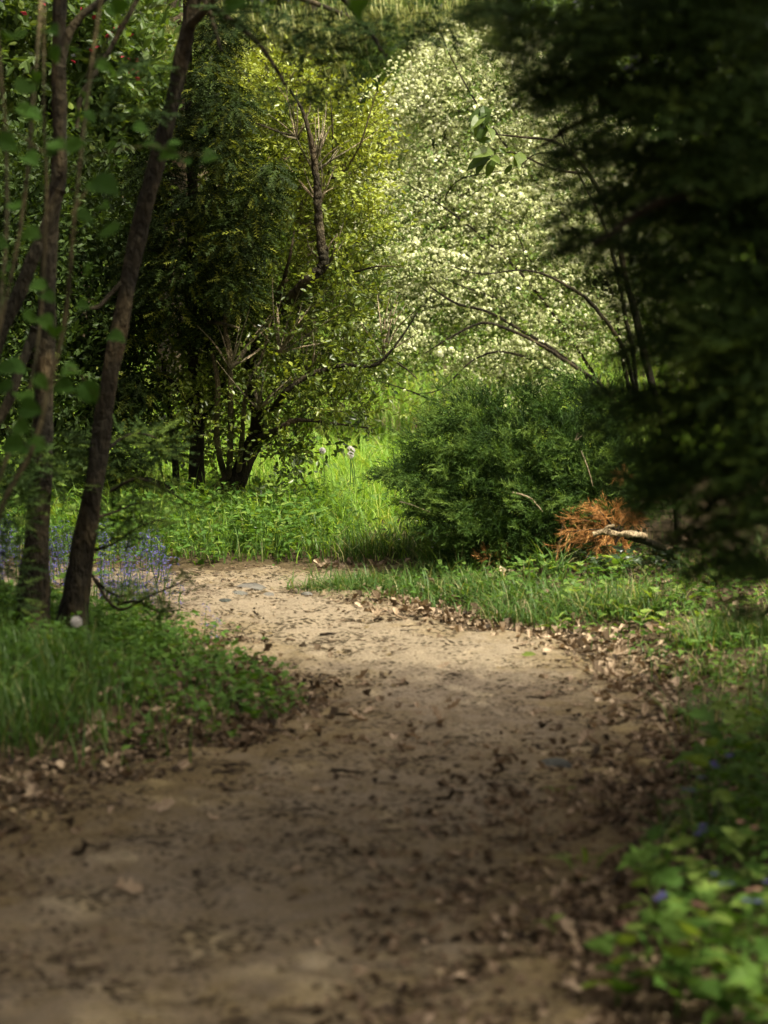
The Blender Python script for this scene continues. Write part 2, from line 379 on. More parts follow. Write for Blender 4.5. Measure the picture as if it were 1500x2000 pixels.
def in_clumps(cl, n):
    """n points in the ellipsoids cl = [(centre, radii)], more to the outside; returns points, outward unit vectors"""
    w = np.array([c[1][0] * c[1][1] + c[1][0] * c[1][2] + c[1][1] * c[1][2] for c in cl]); k = rng.choice(len(cl), n, p=w / w.sum())
    Cn = np.array([c[0] for c in cl]); Rd = np.array([c[1] for c in cl])
    u = nrm(rng.normal(0, 1, (n, 3))); rad = rng.uniform(.15, 1, n) ** .5
    return Cn[k] + u * Rd[k] * rad[:, None], u, k

def pxclump(px, py, d, rx, ry, rd):
    return (at(px, py, d), (rx * d / F, rd, ry * d / F))

def twigs(s, tw, cl, n, ln, tpl, per, size, tintf, bias=(0, 0, .2), out=1.0, tilt=.9, rt=.0012, droop=0.0, face=(0, 0, 1)):
    """n leafy twigs with `per` leaves each in the ellipsoids cl; bark of the twigs goes to tw"""
    P, u, k = in_clumps(cl, n)
    D = nrm(u * out + np.asarray(bias) + rng.normal(0, .45, (n, 3))); L = ln * rng.uniform(.6, 1.3, n)
    shade = rng.normal(0, .12, n)
    for j in range(per):
        t = (j + .6) / per; side = 1 if j % 2 else -1
        sd = np.cross(D, nrm(rng.normal(0, 1, (n, 3)) + (0, 0, 1.5)))
        Q = P + D * (L * t)[:, None] - np.array([0, 0, 1]) * (droop * L * t * t)[:, None]
        d = nrm(D * .7 + sd * side * .9 + rng.normal(0, .3, (n, 3)) - (0, 0, droop * t))
        tp = tpl[j % len(tpl)]
        s.stamp(tp, Q, frames(d, np.broadcast_to(face, (n, 3)), tilt), size * rng.uniform(.65, 1.25, n), np.clip(tintf(Q) + shade + rng.normal(0, .12, n), 0, 1))
    if tw is not None:
        E = P + D * L[:, None] - np.array([0, 0, 1]) * (droop * L)[:, None]; w = nrm(np.cross(D, (0.3, 1, .2))) * rt
        h = nrm(np.cross(D, w)) * rt
        for q in (w, h):
            V = np.stack([P - q - D * .04, P + q - D * .04, E + q * .4, E - q * .4], 1); tw.add(V.reshape(-1, 3), np.arange(4 * n).reshape(-1, 4), .5)

# ------------------------------------------------------------------ the setting: ground and path
def grid_axes(a, b, h, far, g=1.22):
    v = list(np.arange(a, b + 1e-6, h)); s = h
    while v[-1] < far[1]: s *= g; v.append(v[-1] + s)
    s = h
    while v[0] > far[0]: s *= g; v.insert(0, v[0] - s)
    return np.array(v)

def sheet(name, X, Y, Z, tint, mat, keep=None):
    ny, nx = X.shape; i = np.arange(ny - 1)[:, None] * nx + np.arange(nx - 1)[None]
    q = np.stack([i, i + 1, i + nx + 1, i + nx], -1).reshape(-1, 4)
    V = np.stack([X, Y, Z], -1).reshape(-1, 3); tt = tint.ravel()
    if keep is not None:
        q = q[keep.ravel()[q].all(1)]; used = np.unique(q); m = np.zeros(len(V), int); m[used] = np.arange(len(used))
        V, tt, q = V[used], tt[used], m[q]
    s = Soup(); s.add(V, q, tt); return s.build(name, mat, None, True, 'structure')

gx = grid_axes(-3, 3, .06, (-220, 220)); gy = grid_axes(3.5, 16, .075, (-120, 320))
GX, GY = np.meshgrid(gx, gy); GS = path_sd(GX, GY)
sheet('ground', GX, GY, ground(GX, GY, GS), np.clip(.25 + .3 * sstep(-.5, .1, GS), 0, 1), M['soil'])
px_ = np.concatenate([np.arange(-14, -3, .15), np.arange(-3, 1.1, .026)]); py_ = np.concatenate([np.arange(-4, 3.4, .12), np.arange(3.4, 12.4, .026)])
PX, PY = np.meshgrid(px_, py_); PS = path_sd(PX, PY)
edge = PS + (fbm(PX * 4, PY * 4, 21) - .5) * .35
pz = ground(PX, PY, PS) + np.clip(edge * .16, -.05, .012) + ((fbm(PX * 14, PY * 14, 31, 3) - .5) * .034 + (fbm(PX * 3, PY * 3, 33, 3) - .5) * .03) * sstep(0, .1, edge)
worn_lit = sstep(.0, .5, edge) * .42 + .32 * sstep(7.2, 9.6, PY) + (fbm(PX * 1.5, PY * 1.5, 40) - .5) * .3  # wear, plus the sunlit far stretch painted paler than the shaded near one
sheet('path', PX, PY, pz, np.clip(worn_lit, 0, 1), M['path'], PS > -.32)

def wedge(y, m=1.0): return .155 * y + m            # half width worth planting at distance y
def spots(n, y0, y1, cond, x0=None, x1=None):
    """n random points on the ground where cond(x, y, sd) holds (a density 0..1)"""
    got = []
    tot = 0
    for _ in range(60):
        k = 4 * n + 2000
        y = rng.uniform(y0, y1, k)
        x = rng.uniform(-1, 1, k) * wedge(y) if x0 is None else rng.uniform(x0, x1, k)
        sd = path_sd(x, y); ok = rng.uniform(0, 1, k) < cond(x, y, sd)
        got.append(np.stack([x[ok], y[ok], sd[ok]], -1)); tot += ok.sum()
        if tot >= n: break
    g = np.concatenate(got)[:n]
    return np.column_stack([g[:, :2], ground(g[:, 0], g[:, 1], g[:, 2])]), g[:, 2]

# ------------------------------------------------------------------ grass (nobody could count it)
def blades(s, P, h, w, tint, bend=.6, seg=3, wind=(0, 0)):
    n = len(P); a = rng.uniform(0, 2 * np.pi, n); dr = np.stack([np.cos(a) + wind[0], np.sin(a) + wind[1], np.zeros(n)], -1)
    dr = nrm(dr); sd = np.stack([-dr[:, 1], dr[:, 0], np.zeros(n)], -1)
    b = bend * rng.uniform(.2, 1.6, n); V = []
    for k in range(seg + 1):
        t = k / seg; c = P + np.array([0, 0, 1]) * (h * (t - .35 * b * t * t))[:, None] + dr * (h * b * t * t * .9)[:, None]
        ww = (w * (1 - t ** 1.6) * .5)[:, None] if k < seg else np.zeros((n, 1))
        V += [c - sd * ww, c + sd * ww] if k < seg else [c]
    m = 2 * seg + 1; V = np.stack(V, 1).reshape(-1, 3); o = (np.arange(n) * m)[:, None]
    q = np.concatenate([o + np.array([2 * k, 2 * k + 1, 2 * k + 3, 2 * k + 2]) for k in range(seg - 1)]); e = o + np.array([2 * seg - 2, 2 * seg - 1, 2 * seg])
    s.add(V, [q, e], np.repeat(np.clip(tint, 0, 1), m))

s = Soup()
meadow = lambda x, y, sd: sstep(.08, .4, -sd) * (y > 11.9) * (x < .6 + .35 * (y - 12)) * sstep(.25, .5, fbm(x * 2.2, y * 2.2, 50) + .2)
P, sd0 = spots(23000, 11.9, 17, meadow); n = len(P)
h = rng.uniform(.08, .26, n) * (.45 + .75 * sstep(.1, 1.2, -sd0)) * (.7 + .6 * fbm(P[:, 0] * 2, P[:, 1] * 2, 51)); blades(s, P, h, rng.uniform(.004, .009, n), .45 + rng.normal(0, .2, n) + (rng.uniform(0, 1, n) < .10) * .5, 1.1, 4)
P, sd0 = spots(14000, 16.5, 26, lambda x, y, sd: np.ones_like(x)); n = len(P)
blades(s, P, rng.uniform(.18, .48, n), rng.uniform(.006, .014, n), .45 + rng.normal(0, .25, n), 1.0)
P, sd0 = spots(9000, 26, 40, lambda x, y, sd: np.ones_like(x)); n = len(P)
blades(s, P, rng.uniform(.25, .6, n), rng.uniform(.014, .03, n), .45 + rng.normal(0, .2, n), .6, 2)
P, sd0 = spots(6500, 8.5, 32, lambda x, y, sd: (np.abs(x) > wedge(y) - .3) * sstep(.2, .6, -sd), -8, 8); n = len(P)
blades(s, P, rng.uniform(.12, .35, n), rng.uniform(.012, .024, n), .4 + rng.normal(0, .2, n), .8, 2)
tag(s.build('meadow_grass', M['meadow'], None, False, 'stuff'), 'tall bright grass of the sunlit meadow beyond the path', 'grass')

s = Soup()
tuft = lambda x, y: sstep(.42, .62, fbm(x * 3.2, y * 3.2, 60))
rv = lambda x, y, sd: (x > -.2) * (y < 12.4) * sstep(.02, .16, -sd) * (.05 + .9 * tuft(x, y)) * (.30 + .70 * sstep(8.7, 9.6, y)) * np.where(sd < -.75, .25, 1)
P, sd0 = spots(8000, 6.5, 12.4, rv, -.2, 2.0); n = len(P)
blades(s, P, rng.uniform(.03, .15, n) * (.5 + .9 * tuft(P[:, 0], P[:, 1])), rng.uniform(.003, .007, n), .45 + rng.normal(0, .28, n) + (rng.uniform(0, 1, n) < .12) * .5, 1.0)
for (a, b, r_, m_, hh) in [(680, 1158, .10, 380, .15), (760, 1150, .12, 420, .13), (860, 1165, .13, 500, .13), (1000, 1175, .12, 360, .15), (1095, 1200, .14, 520, .17), (1080, 1130, .05, 60, .24), (930, 1150, .1, 300, .13)]:
    c = ground_at(a, b)[0]; p = c + rng.normal(0, 1, (m_, 3)) * (r_, r_ * .8, 0); p[:, 2] = ground(p[:, 0], p[:, 1]) - .005
    blades(s, p, rng.uniform(.5, 1.1, m_) * hh, rng.uniform(.004, .007, m_), .4 + rng.normal(0, .25, m_) + (rng.uniform(0, 1, m_) < .12) * .5, 1.5, 4)
tag(s.build('verge_grass', M['verge'], None, False, 'stuff'), 'short tufted grass along the verge below the juniper', 'grass')

s = Soup()
lb = lambda x, y, sd: np.where(-sd < .5, sstep(.36, .6, fbm(x * 5, y * 5, 72)), 1) * (x < .1) * (y < 11.2) * sstep(-.02, .22, -sd) * sstep(.2, .6, fbm(x * 2.4, y * 2.4, 70) + .15) * sstep(7.2, 8.4, y + .3 * x)
P, sd0 = spots(8000, 7.2, 11.2, lb, -2.6, .1); n = len(P)
blades(s, P, rng.uniform(.04, .16, n) * (.45 + .55 * sstep(.05, .5, -sd0)) * (1 - .7 * np.exp(-((P[:, 0] + 1.0) / .5) ** 2 - ((P[:, 1] - 8.6) / 1.0) ** 2)), rng.uniform(.004, .007, n), .4 + rng.normal(0, .22, n), .8)
for (a, b, r_, m_, hh) in [(90, 1350, .16, 600, .2), (30, 1420, .14, 420, .18), (190, 1260, .12, 200, .10), (230, 1180, .1, 140, .14), (30, 1280, .1, 160, .16)]:
    c = ground_at(a, b)[0]; p = c + rng.normal(0, 1, (m_, 3)) * (r_, r_, 0); p[:, 2] = ground(p[:, 0], p[:, 1]) - .005
    blades(s, p, rng.uniform(.5, 1.1, m_) * hh, rng.uniform(.004, .008, m_), .5 + rng.normal(0, .2, m_), .6)
P, sd0 = spots(5000, 12.0, 13.6, lambda x, y, sd: sstep(.05, .3, -sd) * (x < -.1), -2.6, 0); n = len(P)
blades(s, P, rng.uniform(.06, .2, n), rng.uniform(.004, .007, n), .5 + rng.normal(0, .2, n), .8)
tag(s.build('bank_grass', M['verge'], None, False, 'stuff'), 'soft green grass on the bank under the leaning trees', 'grass')

# low leaves carpeting bank and verges
s = Soup()
def carpet(P, hmax, size, tpl, tint):
    n = len(P); hh = rng.uniform(.015, 1, n) * hmax
    a = rng.uniform(0, 2 * np.pi, n); d = np.stack([np.cos(a), np.sin(a), rng.normal(.05, .3, n)], -1)
    for k, tp in enumerate(tpl):
        m = np.arange(n) % len(tpl) == k
        s.stamp(tp, P[m] + np.array([0, 0, 1]) * hh[m, None], frames(d[m], None, .35), size * rng.uniform(.6, 1.3, m.sum()), np.clip(tint + rng.normal(0, .2, m.sum()), 0, 1))
P, _ = spots(9000, 7.0, 11.2, lambda x, y, sd: np.where(-sd < .4, sstep(.34, .56, fbm(x * 5, y * 5, 72)), 1) * (x < .1) * (y < 11.2) * sstep(-.06, .16, -sd) * sstep(.25, .5, fbm(x * 3, y * 3, 80) + .12) * sstep(7.0, 8.3, y + .3 * x), -2.6, .1)
carpet(P, .09, .034, LOW_LEAF, .4)
P, _ = spots(5000, 11.9, 13.8, lambda x, y, sd: sstep(.03, .25, -sd) * (x < -.3 + .25 * rng.normal(0, 1, x.shape)), -2.8, .7)
carpet(P, .16, .038, LOW_LEAF, .45)
P, _ = spots(3000, 12.2, 19, lambda x, y, sd: sstep(.2, .5, -sd) * (x < .6 + .35 * (y - 12)) * sstep(.4, .6, fbm(x * 2, y * 2, 83)))
carpet(P, .2, .05, LOW_LEAF, .8)
P, _ = spots(4600, 6.8, 12.2, lambda x, y, sd: (x > 0) * sstep(.05, .3, -sd) * sstep(.3, .55, fbm(x * 3, y * 3, 81) + .1) * (y < 11.9), 0, 2.2)
carpet(P, .08, .032, LOW_LEAF, .55)
P, _ = spots(3600, 4.6, 8.2, lambda x, y, sd: (x > 0) * sstep(.12, .45, -sd), .5, 1.9)
carpet(P, .15, .036, LOW_LEAF, .45)
tag(s.build('ground_cover', M['herb'], None, False, 'stuff'), 'low leafy ground cover on the bank and the verges', 'ground cover')

# leaf litter too small or too many to pick apart
s = Soup()
def litter(P, size, tint, sp=.25):
    n = len(P); a = rng.uniform(0, 2 * np.pi, n); d = np.stack([np.cos(a), np.sin(a), rng.normal(0, .12, n)], -1)
    for k, tp in enumerate(OAK_LO):
        m = np.arange(n) % len(OAK_LO) == k
        s.stamp(tp, P[m] + (0, 0, .008), frames(d[m], None, .3), size * rng.uniform(.4, 1.2, m.sum()), np.clip(tint + rng.normal(0, sp, m.sum()), 0, 1))
P, _ = spots(2500, 4.6, 10.6, lambda x, y, sd: (x > 0) * np.exp(-((sd + .06) / .2) ** 2), 0, 1.6); litter(P, .038, .40)
P, _ = spots(900, 9.6, 12, lambda x, y, sd: (x > -.3) * np.exp(-((sd + .05) / .12) ** 2), -.3, 1.4); litter(P, .055, .6)
P, _ = spots(1100, 9, 12.2, lambda x, y, sd: (x > 0) * (sd < -.1), .2, 2.2); litter(P, .06, .55)
P, _ = spots(1500, 6, 10, lambda x, y, sd: (x < .1) * np.exp(-((sd + .1) / .28) ** 2), -2, .1); litter(P, .05, .35)
P, _ = spots(6500, 4.6, 12, lambda x, y, sd: (sd > 0) * sstep(.3, .7, fbm(x * 3, y * 3, 91)), -2.6, 1); n = len(P); s.stamp(SMALL, P + (0, 0, .010), frames(nrm(rng.normal(0, 1, (n, 3)) * (1, 1, .15)), None, .4), .022 * rng.uniform(.4, 1.2, n), np.clip(rng.normal(.22, .22, n), 0, 1))
P, _ = spots(4000, 4.6, 8.4, lambda x, y, sd: np.exp(-((sd - .15) / .32) ** 2) * (x > -.15) * sstep(8.6, 7, y), -.2, 1.2); litter(P, .042, .40, .28)
P, _ = spots(2500, 5, 9.2, lambda x, y, sd: (x < .1) * sstep(.5, -.2, sd) * (sd > -.5), -2, .1); litter(P, .03, .2)
P, _ = spots(4800, 4.6, 12, lambda x, y, sd: (sd > -.1) * (.45 + .6 * sstep(.4, .7, fbm(x * 2.5, y * 2.5, 92))), -2.6, 1.2); n = len(P); a = rng.normal(0, .7, n); d = np.stack([np.cos(a), np.sin(a), rng.normal(.03, .06, n)], -1)
s.stamp(TRI, P + (0, 0, .012), frames(d, None, .6), np.column_stack([rng.uniform(.0025, .006, n), rng.uniform(.012, .055, n), np.ones(n)]), rng.uniform(.05, .55, n))
P, _ = spots(900, 10.2, 12, lambda x, y, sd: (sd > -.05) * (x < .1) * sstep(.5, .7, fbm(x * 5, y * 5, 90) + .05), -2.6, .3); litter(P, .03, .3)
tag(s.build('leaf_litter', M['litter'], None, False, 'stuff'), 'crumbled brown leaf litter strewn over path and verges', 'leaf litter')

# ------------------------------------------------------------------ the two dark trees on the left bank
def tree_base(px, py): return ground_at(px, py)[0]
def pxline(pts, d): return np.array([at(a, b, d if len(q) == 0 else q[0]) for a, b, *q in pts])

b0 = tree_base(138, 1246); D0 = b0[1]
lean = thing('leaning_tree', b0, 'dark rough trunk leaning to the path, its upper bark pale on the sunny side', 'tree', 'trees on the bank')
s = Soup()
pts = [(132, 1262), (140, 1215), (160, 1090), (186, 930), (204, 800), (226, 680), (250, 550), (277, 430), (308, 310), (338, 195), (366, 60), (392, -60), (440, -330), (470, -700)]
trunk_line = pxline(pts, D0); k = D0 / F
Q, rr = tube(s, trunk_line, np.array([46, 33, 23, 19, 18, 17, 16, 17, 16, 15, 14, 13, 12, 8]) * k, 110, 16, .07)
s.build('trunk', M['bark_red'], lean, True)
limbs = [[(366, 55), (410, 10), (450, -40), (520, -90)], [(390, -20), (412, 30), (425, 75), (432, 100)], [(405, 5), (450, 40), (500, 80), (540, 135), (556, 165)],
         [(392, -60), (520, -70), (640, -30), (720, 60), (745, 100)], [(250, 540), (215, 575), (190, 600), (160, 600)]]
for L, r0, dd in zip(limbs, (10, 6, 7, 8, 6), (-.3, -.2, -.4, -.3, -.1)):
    s = Soup(); tube(s, np.array([at(a, b, D0 + dd * q / 3) for q, (a, b) in enumerate(L)]), np.linspace(r0, r0 * .4, len(L)) * k, None, 7); s.build('limb', M['bark_dark'], lean, True)
# needled sprays hanging from those limbs across the top of the view
s = Soup()
cl = [pxclump(a, b, D0 + dd, rx, ry, .22) for a, b, rx, ry, dd in
      [(560, 60, 70, 26, -.6), (640, 55, 80, 30, -.3), (600, 95, 70, 24, -.5), (730, 70, 70, 45, -.4), (690, 120, 50, 26, -.4), (790, 50, 60, 40, -.2), (560, 190, 70, 14, -.7), (640, 170, 40, 12, -.6),
       (870, 30, 60, 40, -.3), (860, 75, 40, 22, -.3), (500, 20, 60, 24, -.3), (460, 20, 40, 30, -.2), (670, 200, 14, 30, -.5), (240, 150, 45, 30, -.6), (270, 220, 60, 18, -.6), (290, 130, 30, 14, -.5)]]
P, u, _ = in_clumps(cl, 620); d = nrm(u * (1, 1, .3) + rng.normal(0, .5, (620, 3)) * (1, 1, .35) - (0, 0, .12))
for j in range(4): s.stamp(YEW_SP[j], P[j::4], frames(d[j::4], None, .35), rng.uniform(.06, .13, len(P[j::4])), rng.uniform(0, .35, len(P[j::4])))
s.build('drooping_foliage', M['yew'], lean)
s = Soup(); tw = Soup()
cl = [(b0 + np.array(c), np.array(r)) for c, r in [((1.0, .2, 3.7), (1.1, 1.2, .8)), ((.3, .8, 4.5), (1.0, 1.1, .8)), ((1.6, .6, 4.6), (1.1, 1, .9)), ((.7, -.4, 5.2), (.9, 1, .8)), ((-.3, .1, 3.9), (.8, 1, .6)), ((.2, 2.0, 3.9), (1.0, 1.0, .6)), ((.9, 2.6, 4.4), (.9, .9, .6)), ((-.6, 2.4, 4.2), (1.0, 1.0, .6))]]
twigs(s, tw, cl, 2400, .35, [SMALL], 9, .05, lambda q: .4, tilt=.7); s.build('crown', M['conifer'], lean)
# shoots out of the trunk's foot
for L in [[(190, 1010), (225, 1000), (262, 985), (300, 980)], [(176, 1120), (205, 1150), (235, 1165), (262, 1150)], [(183, 1130), (230, 1190), (290, 1165), (350, 1140), (375, 1125)],
          [(205, 880), (250, 850), (290, 850), (330, 870)], [(215, 960), (270, 935), (330, 960), (390, 990), (440, 950)], [(230, 1180), (270, 1175), (310, 1195), (355, 1190)], [(186, 1075), (225, 1060), (270, 1030), (330, 1010)]]:
    dd = rng.uniform(-.5, .5)
    Lw = spline(np.array([at(a, b, D0 + dd * q / 3) for q, (a, b) in enumerate(L)]), 16)
    s = Soup(); tube(s, Lw, np.linspace(.006, .0015, 16), 16, 5); sh = s.build('shoot', M['bark_red'], lean, True)
    s = Soup(); m = 70; t = rng.uniform(4, 15, m).astype(int); p = Lw[t] + rng.normal(0, .022, (m, 3)); d = nrm(Lw[np.minimum(t + 1, 15)] - Lw[t - 1]) * .8 + rng.normal(0, .6, (m, 3)) * (1, 1, .4)
    for j in range(4): s.stamp(YEW_SP[j], p[j::4], frames(d[j::4], None, .4), rng.uniform(.03, .075, len(p[j::4])), rng.uniform(.2, 1, len(p[j::4])))
    s.build('needles', M['yew'], sh)

b1 = tree_base(63, 1236); D1 = b1[1]; k = D1 / F
up = thing('upright_tree', b1, 'upright dark trunk with reddish peeling bark that forks higher up', 'tree', 'trees on the bank')
s = Soup(); tube(s, pxline([(61, 1256), (65, 1200), (70, 1080), (80, 900), (88, 720), (92, 560), (100, 440), (112, 360), (117, 250), (115, 100), (118, -60), (125, -420), (120, -800)], D1),
                 np.array([46, 36, 26, 21, 19, 17, 15, 15, 14, 14, 13, 12, 8]) * k, 110, 16, .07); s.build('trunk', M['bark_red'], up, True)
for L, r in [([(118, 370), (95, 430), (62, 510), (30, 590), (0, 650), (-50, 800), (-100, 960), (-140, 1160)], (11, 12, 13, 14, 15, 17, 19, 22)), ([(117, 130), (132, 70), (160, 30), (200, 0), (260, -60)], (9, 9, 8, 7, 6)),
             ([(150, 250), (158, 190), (195, 130), (235, 60), (268, 0), (300, -60)], (4, 5, 5, 5, 5, 5)), ([(70, 640), (40, 720), (10, 800), (-40, 870)], (10, 9, 9, 8))]:
    s = Soup(); tube(s, pxline(L, D1 - .25), np.array(r) * k, None, 9, .06); s.build('limb', M['bark_dark'], up, True)
s = Soup(); tw = Soup()
cl = [(b1 + np.array(c), np.array(r)) for c, r in [((-.3, 0, 3.5), (1.0, 1.1, .7)), ((-.9, .7, 4.3), (1.1, 1.1, .8)), ((.2, -.4, 4.8), (1.1, 1.0, .8)), ((-1.2, -.5, 3.4), (.9, 1, .7)), ((-.4, .3, 5.6), (.8, .9, .6))]]
twigs(s, tw, cl, 1500, .35, [SMALL], 9, .05, lambda q: .4, tilt=.7); s.build('crown', M['conifer'], up)
s = Soup()
cl = [pxclump(a, b, D1 + dd, rx, ry, .2) for a, b, rx, ry, dd in [(20, 960, 60, 30, -.4), (60, 900, 60, 30, -.3), (120, 930, 60, 40, .1), (30, 1000, 50, 30, -.4), (110, 870, 60, 30, .2), (10, 1090, 40, 40, -.3), (250, 900, 60, 60, .6), (230, 1010, 80, 40, .3), (300, 870, 50, 40, .6), (20, 1170, 40, 40, -.4)]]
P, u, _ = in_clumps(cl, 900); d = nrm(u * (1, 1, .3) + rng.normal(0, .5, (900, 3)) * (1, 1, .35))
for j in range(4): s.stamp(YEW_SP[j], P[j::4], frames(d[j::4], None, .35), rng.uniform(.05, .11, len(P[j::4])), rng.uniform(.1, .8, len(P[j::4])))
s.build('low_foliage', M['yew'], up)

# ------------------------------------------------------------------ hazel with round leaves, close on the left
hb = np.array([at(-160, 1420, 7.2)[0], 7.2, 0.]); hb[2] = ground(hb[:1], hb[1:2])[0]
hz = thing('hazel_shrub', hb, 'slim hazel shrub with soft round leaves hanging before the upright trunk', 'shrub')
stems = [([(-160, 1420), (-60, 1100), (60, 750), (90, 420), (85, 210), (87, -40)], 3.2, 7.3), ([(-140, 1420), (-20, 1060), (62, 880), (95, 760), (128, 620), (146, 420), (175, 150), (200, -20)], 4, 7.0), ([(-180, 1420), (-70, 1000), (4, 560), (12, 300), (2, 150), (-10, 0)], 3.4, 7.1),
         ([(-170, 1420), (-60, 900), (36, 470), (66, 180), (80, 0)], 4, 7.25)]
for L, r, dd in stems:
    s = Soup(); Lw = pxline(L, dd); Lw[0, 2] = ground(Lw[:1, 0], Lw[:1, 1])[0] - .02
    tube(s, Lw, np.linspace(r * 1.4, r * .8, len(L)) * dd / F, None, 7); s.build('stem', M['bark_pale'], hz, True)
for L, dd in [([(90, 420), (140, 330), (200, 300), (300, 285), (350, 300), (415, 300)], 6.7), ([(87, 300), (30, 260), (-30, 250)], 6.8), ([(95, 760), (140, 720), (185, 770)], 6.6), ([(140, 420), (180, 360), (215, 370)], 6.5), ([(62, 880), (30, 850), (0, 820)], 6.6), ([(170, 150), (240, 40), (330, 5), (440, 0)], 6.4)]:
    s = Soup(); tube(s, pxline(L, dd), np.linspace(2.2, .9, len(L)) * dd / F, None, 5); s.build('side_twig', M['bark_pale'], hz, True)
hl = []
for q in range(4):
    t = Soup(); t.stamp(lobed([(.02, 0), (.22, -.03), (.40, .12), (.41, .2), (.47, .3), (.44, .42), (.43, .55), (.34, .66), (.30, .76), (.16, .86), (.09, .93), (.0, 1.02)], (.15, .3, -.1, .4)[q], .16, .02, 300 + q), [(0, 0, 0)], frames([(0, 1., 0)], [(0, 0, 1.)]), 1.0, [.2 + .2 * q]); hl.append(t.mesh('leaf', M['hazel'], (0, 0, 0)))
big = [(205, 365, 62, 6.3, .2), (170, 425, 40, 6.4, -.4), (300, 290, 40, 6.7, .5), (330, 300, 38, 6.7, -.3), (362, 315, 32, 6.7, 1), (410, 305, 36, 6.7, .1), (340, 282, 28, 6.7, .4), (140, 722, 44, 6.6, .3), (175, 768, 48, 6.6, -.5), (125, 755, 42, 6.6, .8), (45, 838, 40, 6.5, .2),
       (78, 866, 36, 6.5, .7), (10, 720, 34, 6.5, 0), (20, 870, 46, 6.5, .2), (45, 175, 48, 6.5, .3), (25, 65, 56, 6.4, .6), (103, 60, 36, 6.6, -.3), (70, 150, 30, 6.6, .2), (150, 285, 40, 6.5, 0), (215, 295, 40, 6.5, .3), (150, 220, 30, 6.6, .7), (15, 280, 44, 6.5, .1), (110, 290, 36, 6.5, -.2),
       (205, 130, 32, 6.5, .3), (230, 10, 50, 6.2, .1), (460, 5, 46, 6.2, .2), (215, 455, 46, 6.4, -.2), (170, 530, 30, 6.5, .5), (160, 180, 30, 6.6, -.6), (95, 580, 32, 6.6, .1), (5, 545, 36, 6.5, .3), (60, 620, 30, 6.6, .2), (110, 108, 36, 6.6, .4), (60, 310, 38, 6.5, .6), (30, 405, 34, 6.6, .1), (705, 8, 60, 5.6, .1), (395, 255, 30, 6.7, .2), (275, 250, 30, 6.7, .7)]
for q in range(30):
    big.append((rng.uniform(-60, 230), rng.uniform(-20, 900), rng.uniform(26, 48), rng.uniform(6.4, 7.4), rng.normal(0, .5)))
for j, (a, b, wd, dd, rl) in enumerate(big):
    c = at(a, b, dd); az = rng.uniform(0, 6.28); d = np.array([[math.cos(az) * .9, math.sin(az) * .5 - .3, rng.normal(-.25, .2)]])
    fr = frames(d, [(rl * .4, -.75, .8)], .25)[0]; L = wd * dd / F * 1.02
    put('leaf', hl[j % 4], hz, c - hb - fr[:, 1] * L * .5, fr, L)

# ------------------------------------------------------------------ holly with forked trunk, mid distance
b2 = tree_base(440, 996); D2 = b2[1]; k = D2 / F
hol = thing('holly_tree', b2, 'crooked forking tree with small glossy leaves turning yellow at the sunlit top', 'tree')
s = Soup(); tube(s, pxline([(412, 1000), (432, 972), (460, 945), (480, 900), (496, 865), (503, 830), (501, 790), (492, 755), (489, 712), (500, 670), (525, 628)], D2), np.array([26, 25, 21, 18, 17, 15, 14, 13, 12, 10, 9]) * k, 44, 12, .07); s.build('trunk', M['bark_dark'], hol, True)
LB = [([(494, 862), (517, 851), (549, 837), (572, 822), (610, 822), (660, 828), (720, 836)], (11, 10, 9, 7, 4, 3, 2), -.15), ([(502, 812), (535, 795), (555, 768), (594, 739), (633, 723), (668, 714), (727, 714), (755, 695), (790, 650), (815, 610)], (9, 8, 8, 7, 7, 6, 5.5, 4, 2.5, 1.5), -.3),
      ([(752, 698), (770, 706), (795, 722), (815, 740)], (4, 3, 2, 1.2), -.4), ([(525, 630), (556, 596), (600, 548), (632, 516), (626, 470), (621, 400), (617, 340), (608, 275), (590, 215), (566, 175)], (10, 11, 11, 11, 9, 8, 7, 5, 3.5, 2), -.1),
      ([(556, 600), (552, 560), (566, 500), (575, 450)], (7, 6, 4, 2), 0), ([(606, 285), (580, 268), (540, 256), (500, 240)], (4, 4, 2.5, 1.5), -.1), ([(620, 340), (660, 345), (700, 290), (720, 230), (735, 180)], (5, 3, 2.4, 2, 1), -.15),
      ([(640, 522), (690, 530), (740, 520), (790, 522)], (5, 3.5, 2, 1), -.2), ([(440, 935), (424, 860), (425, 748), (415, 690)], (9, 8, 7, 5), .15), ([(446, 940), (450, 860), (449, 700), (440, 640), (446, 560)], (9, 8, 7, 6, 4), .1), ([(465, 940), (472, 860), (482, 760), (510, 700), (530, 620)], (8, 7, 5, 4, 3), .05),
      ([(398, 628), (430, 632), (465, 640)], (6, 5, 3), -.3), ([(545, 620), (540, 580), (560, 545)], (9, 8, 6), .1), ([(640, 345), (650, 300), (648, 230), (645, 190)], (3, 2.5, 2, 1), -.1)]
for q, (L, r, dd) in enumerate(LB):
    s = Soup(); tube(s, np.array([at(a, b, D2 + dd * i / max(1, len(L) - 1) - .34 * min(1, i / 2)) for i, (a, b) in enumerate(L)]), np.array(r) * k * (.95 if q == 3 else .72), 14 * len(L), 9, .07, kink=.12)
    s.build('limb', M['bark_pale'] if q in (6, 8, 9, 10, 11, 12, 13) else M['bark_grey'], hol, True)
s = Soup(); tw = Soup()
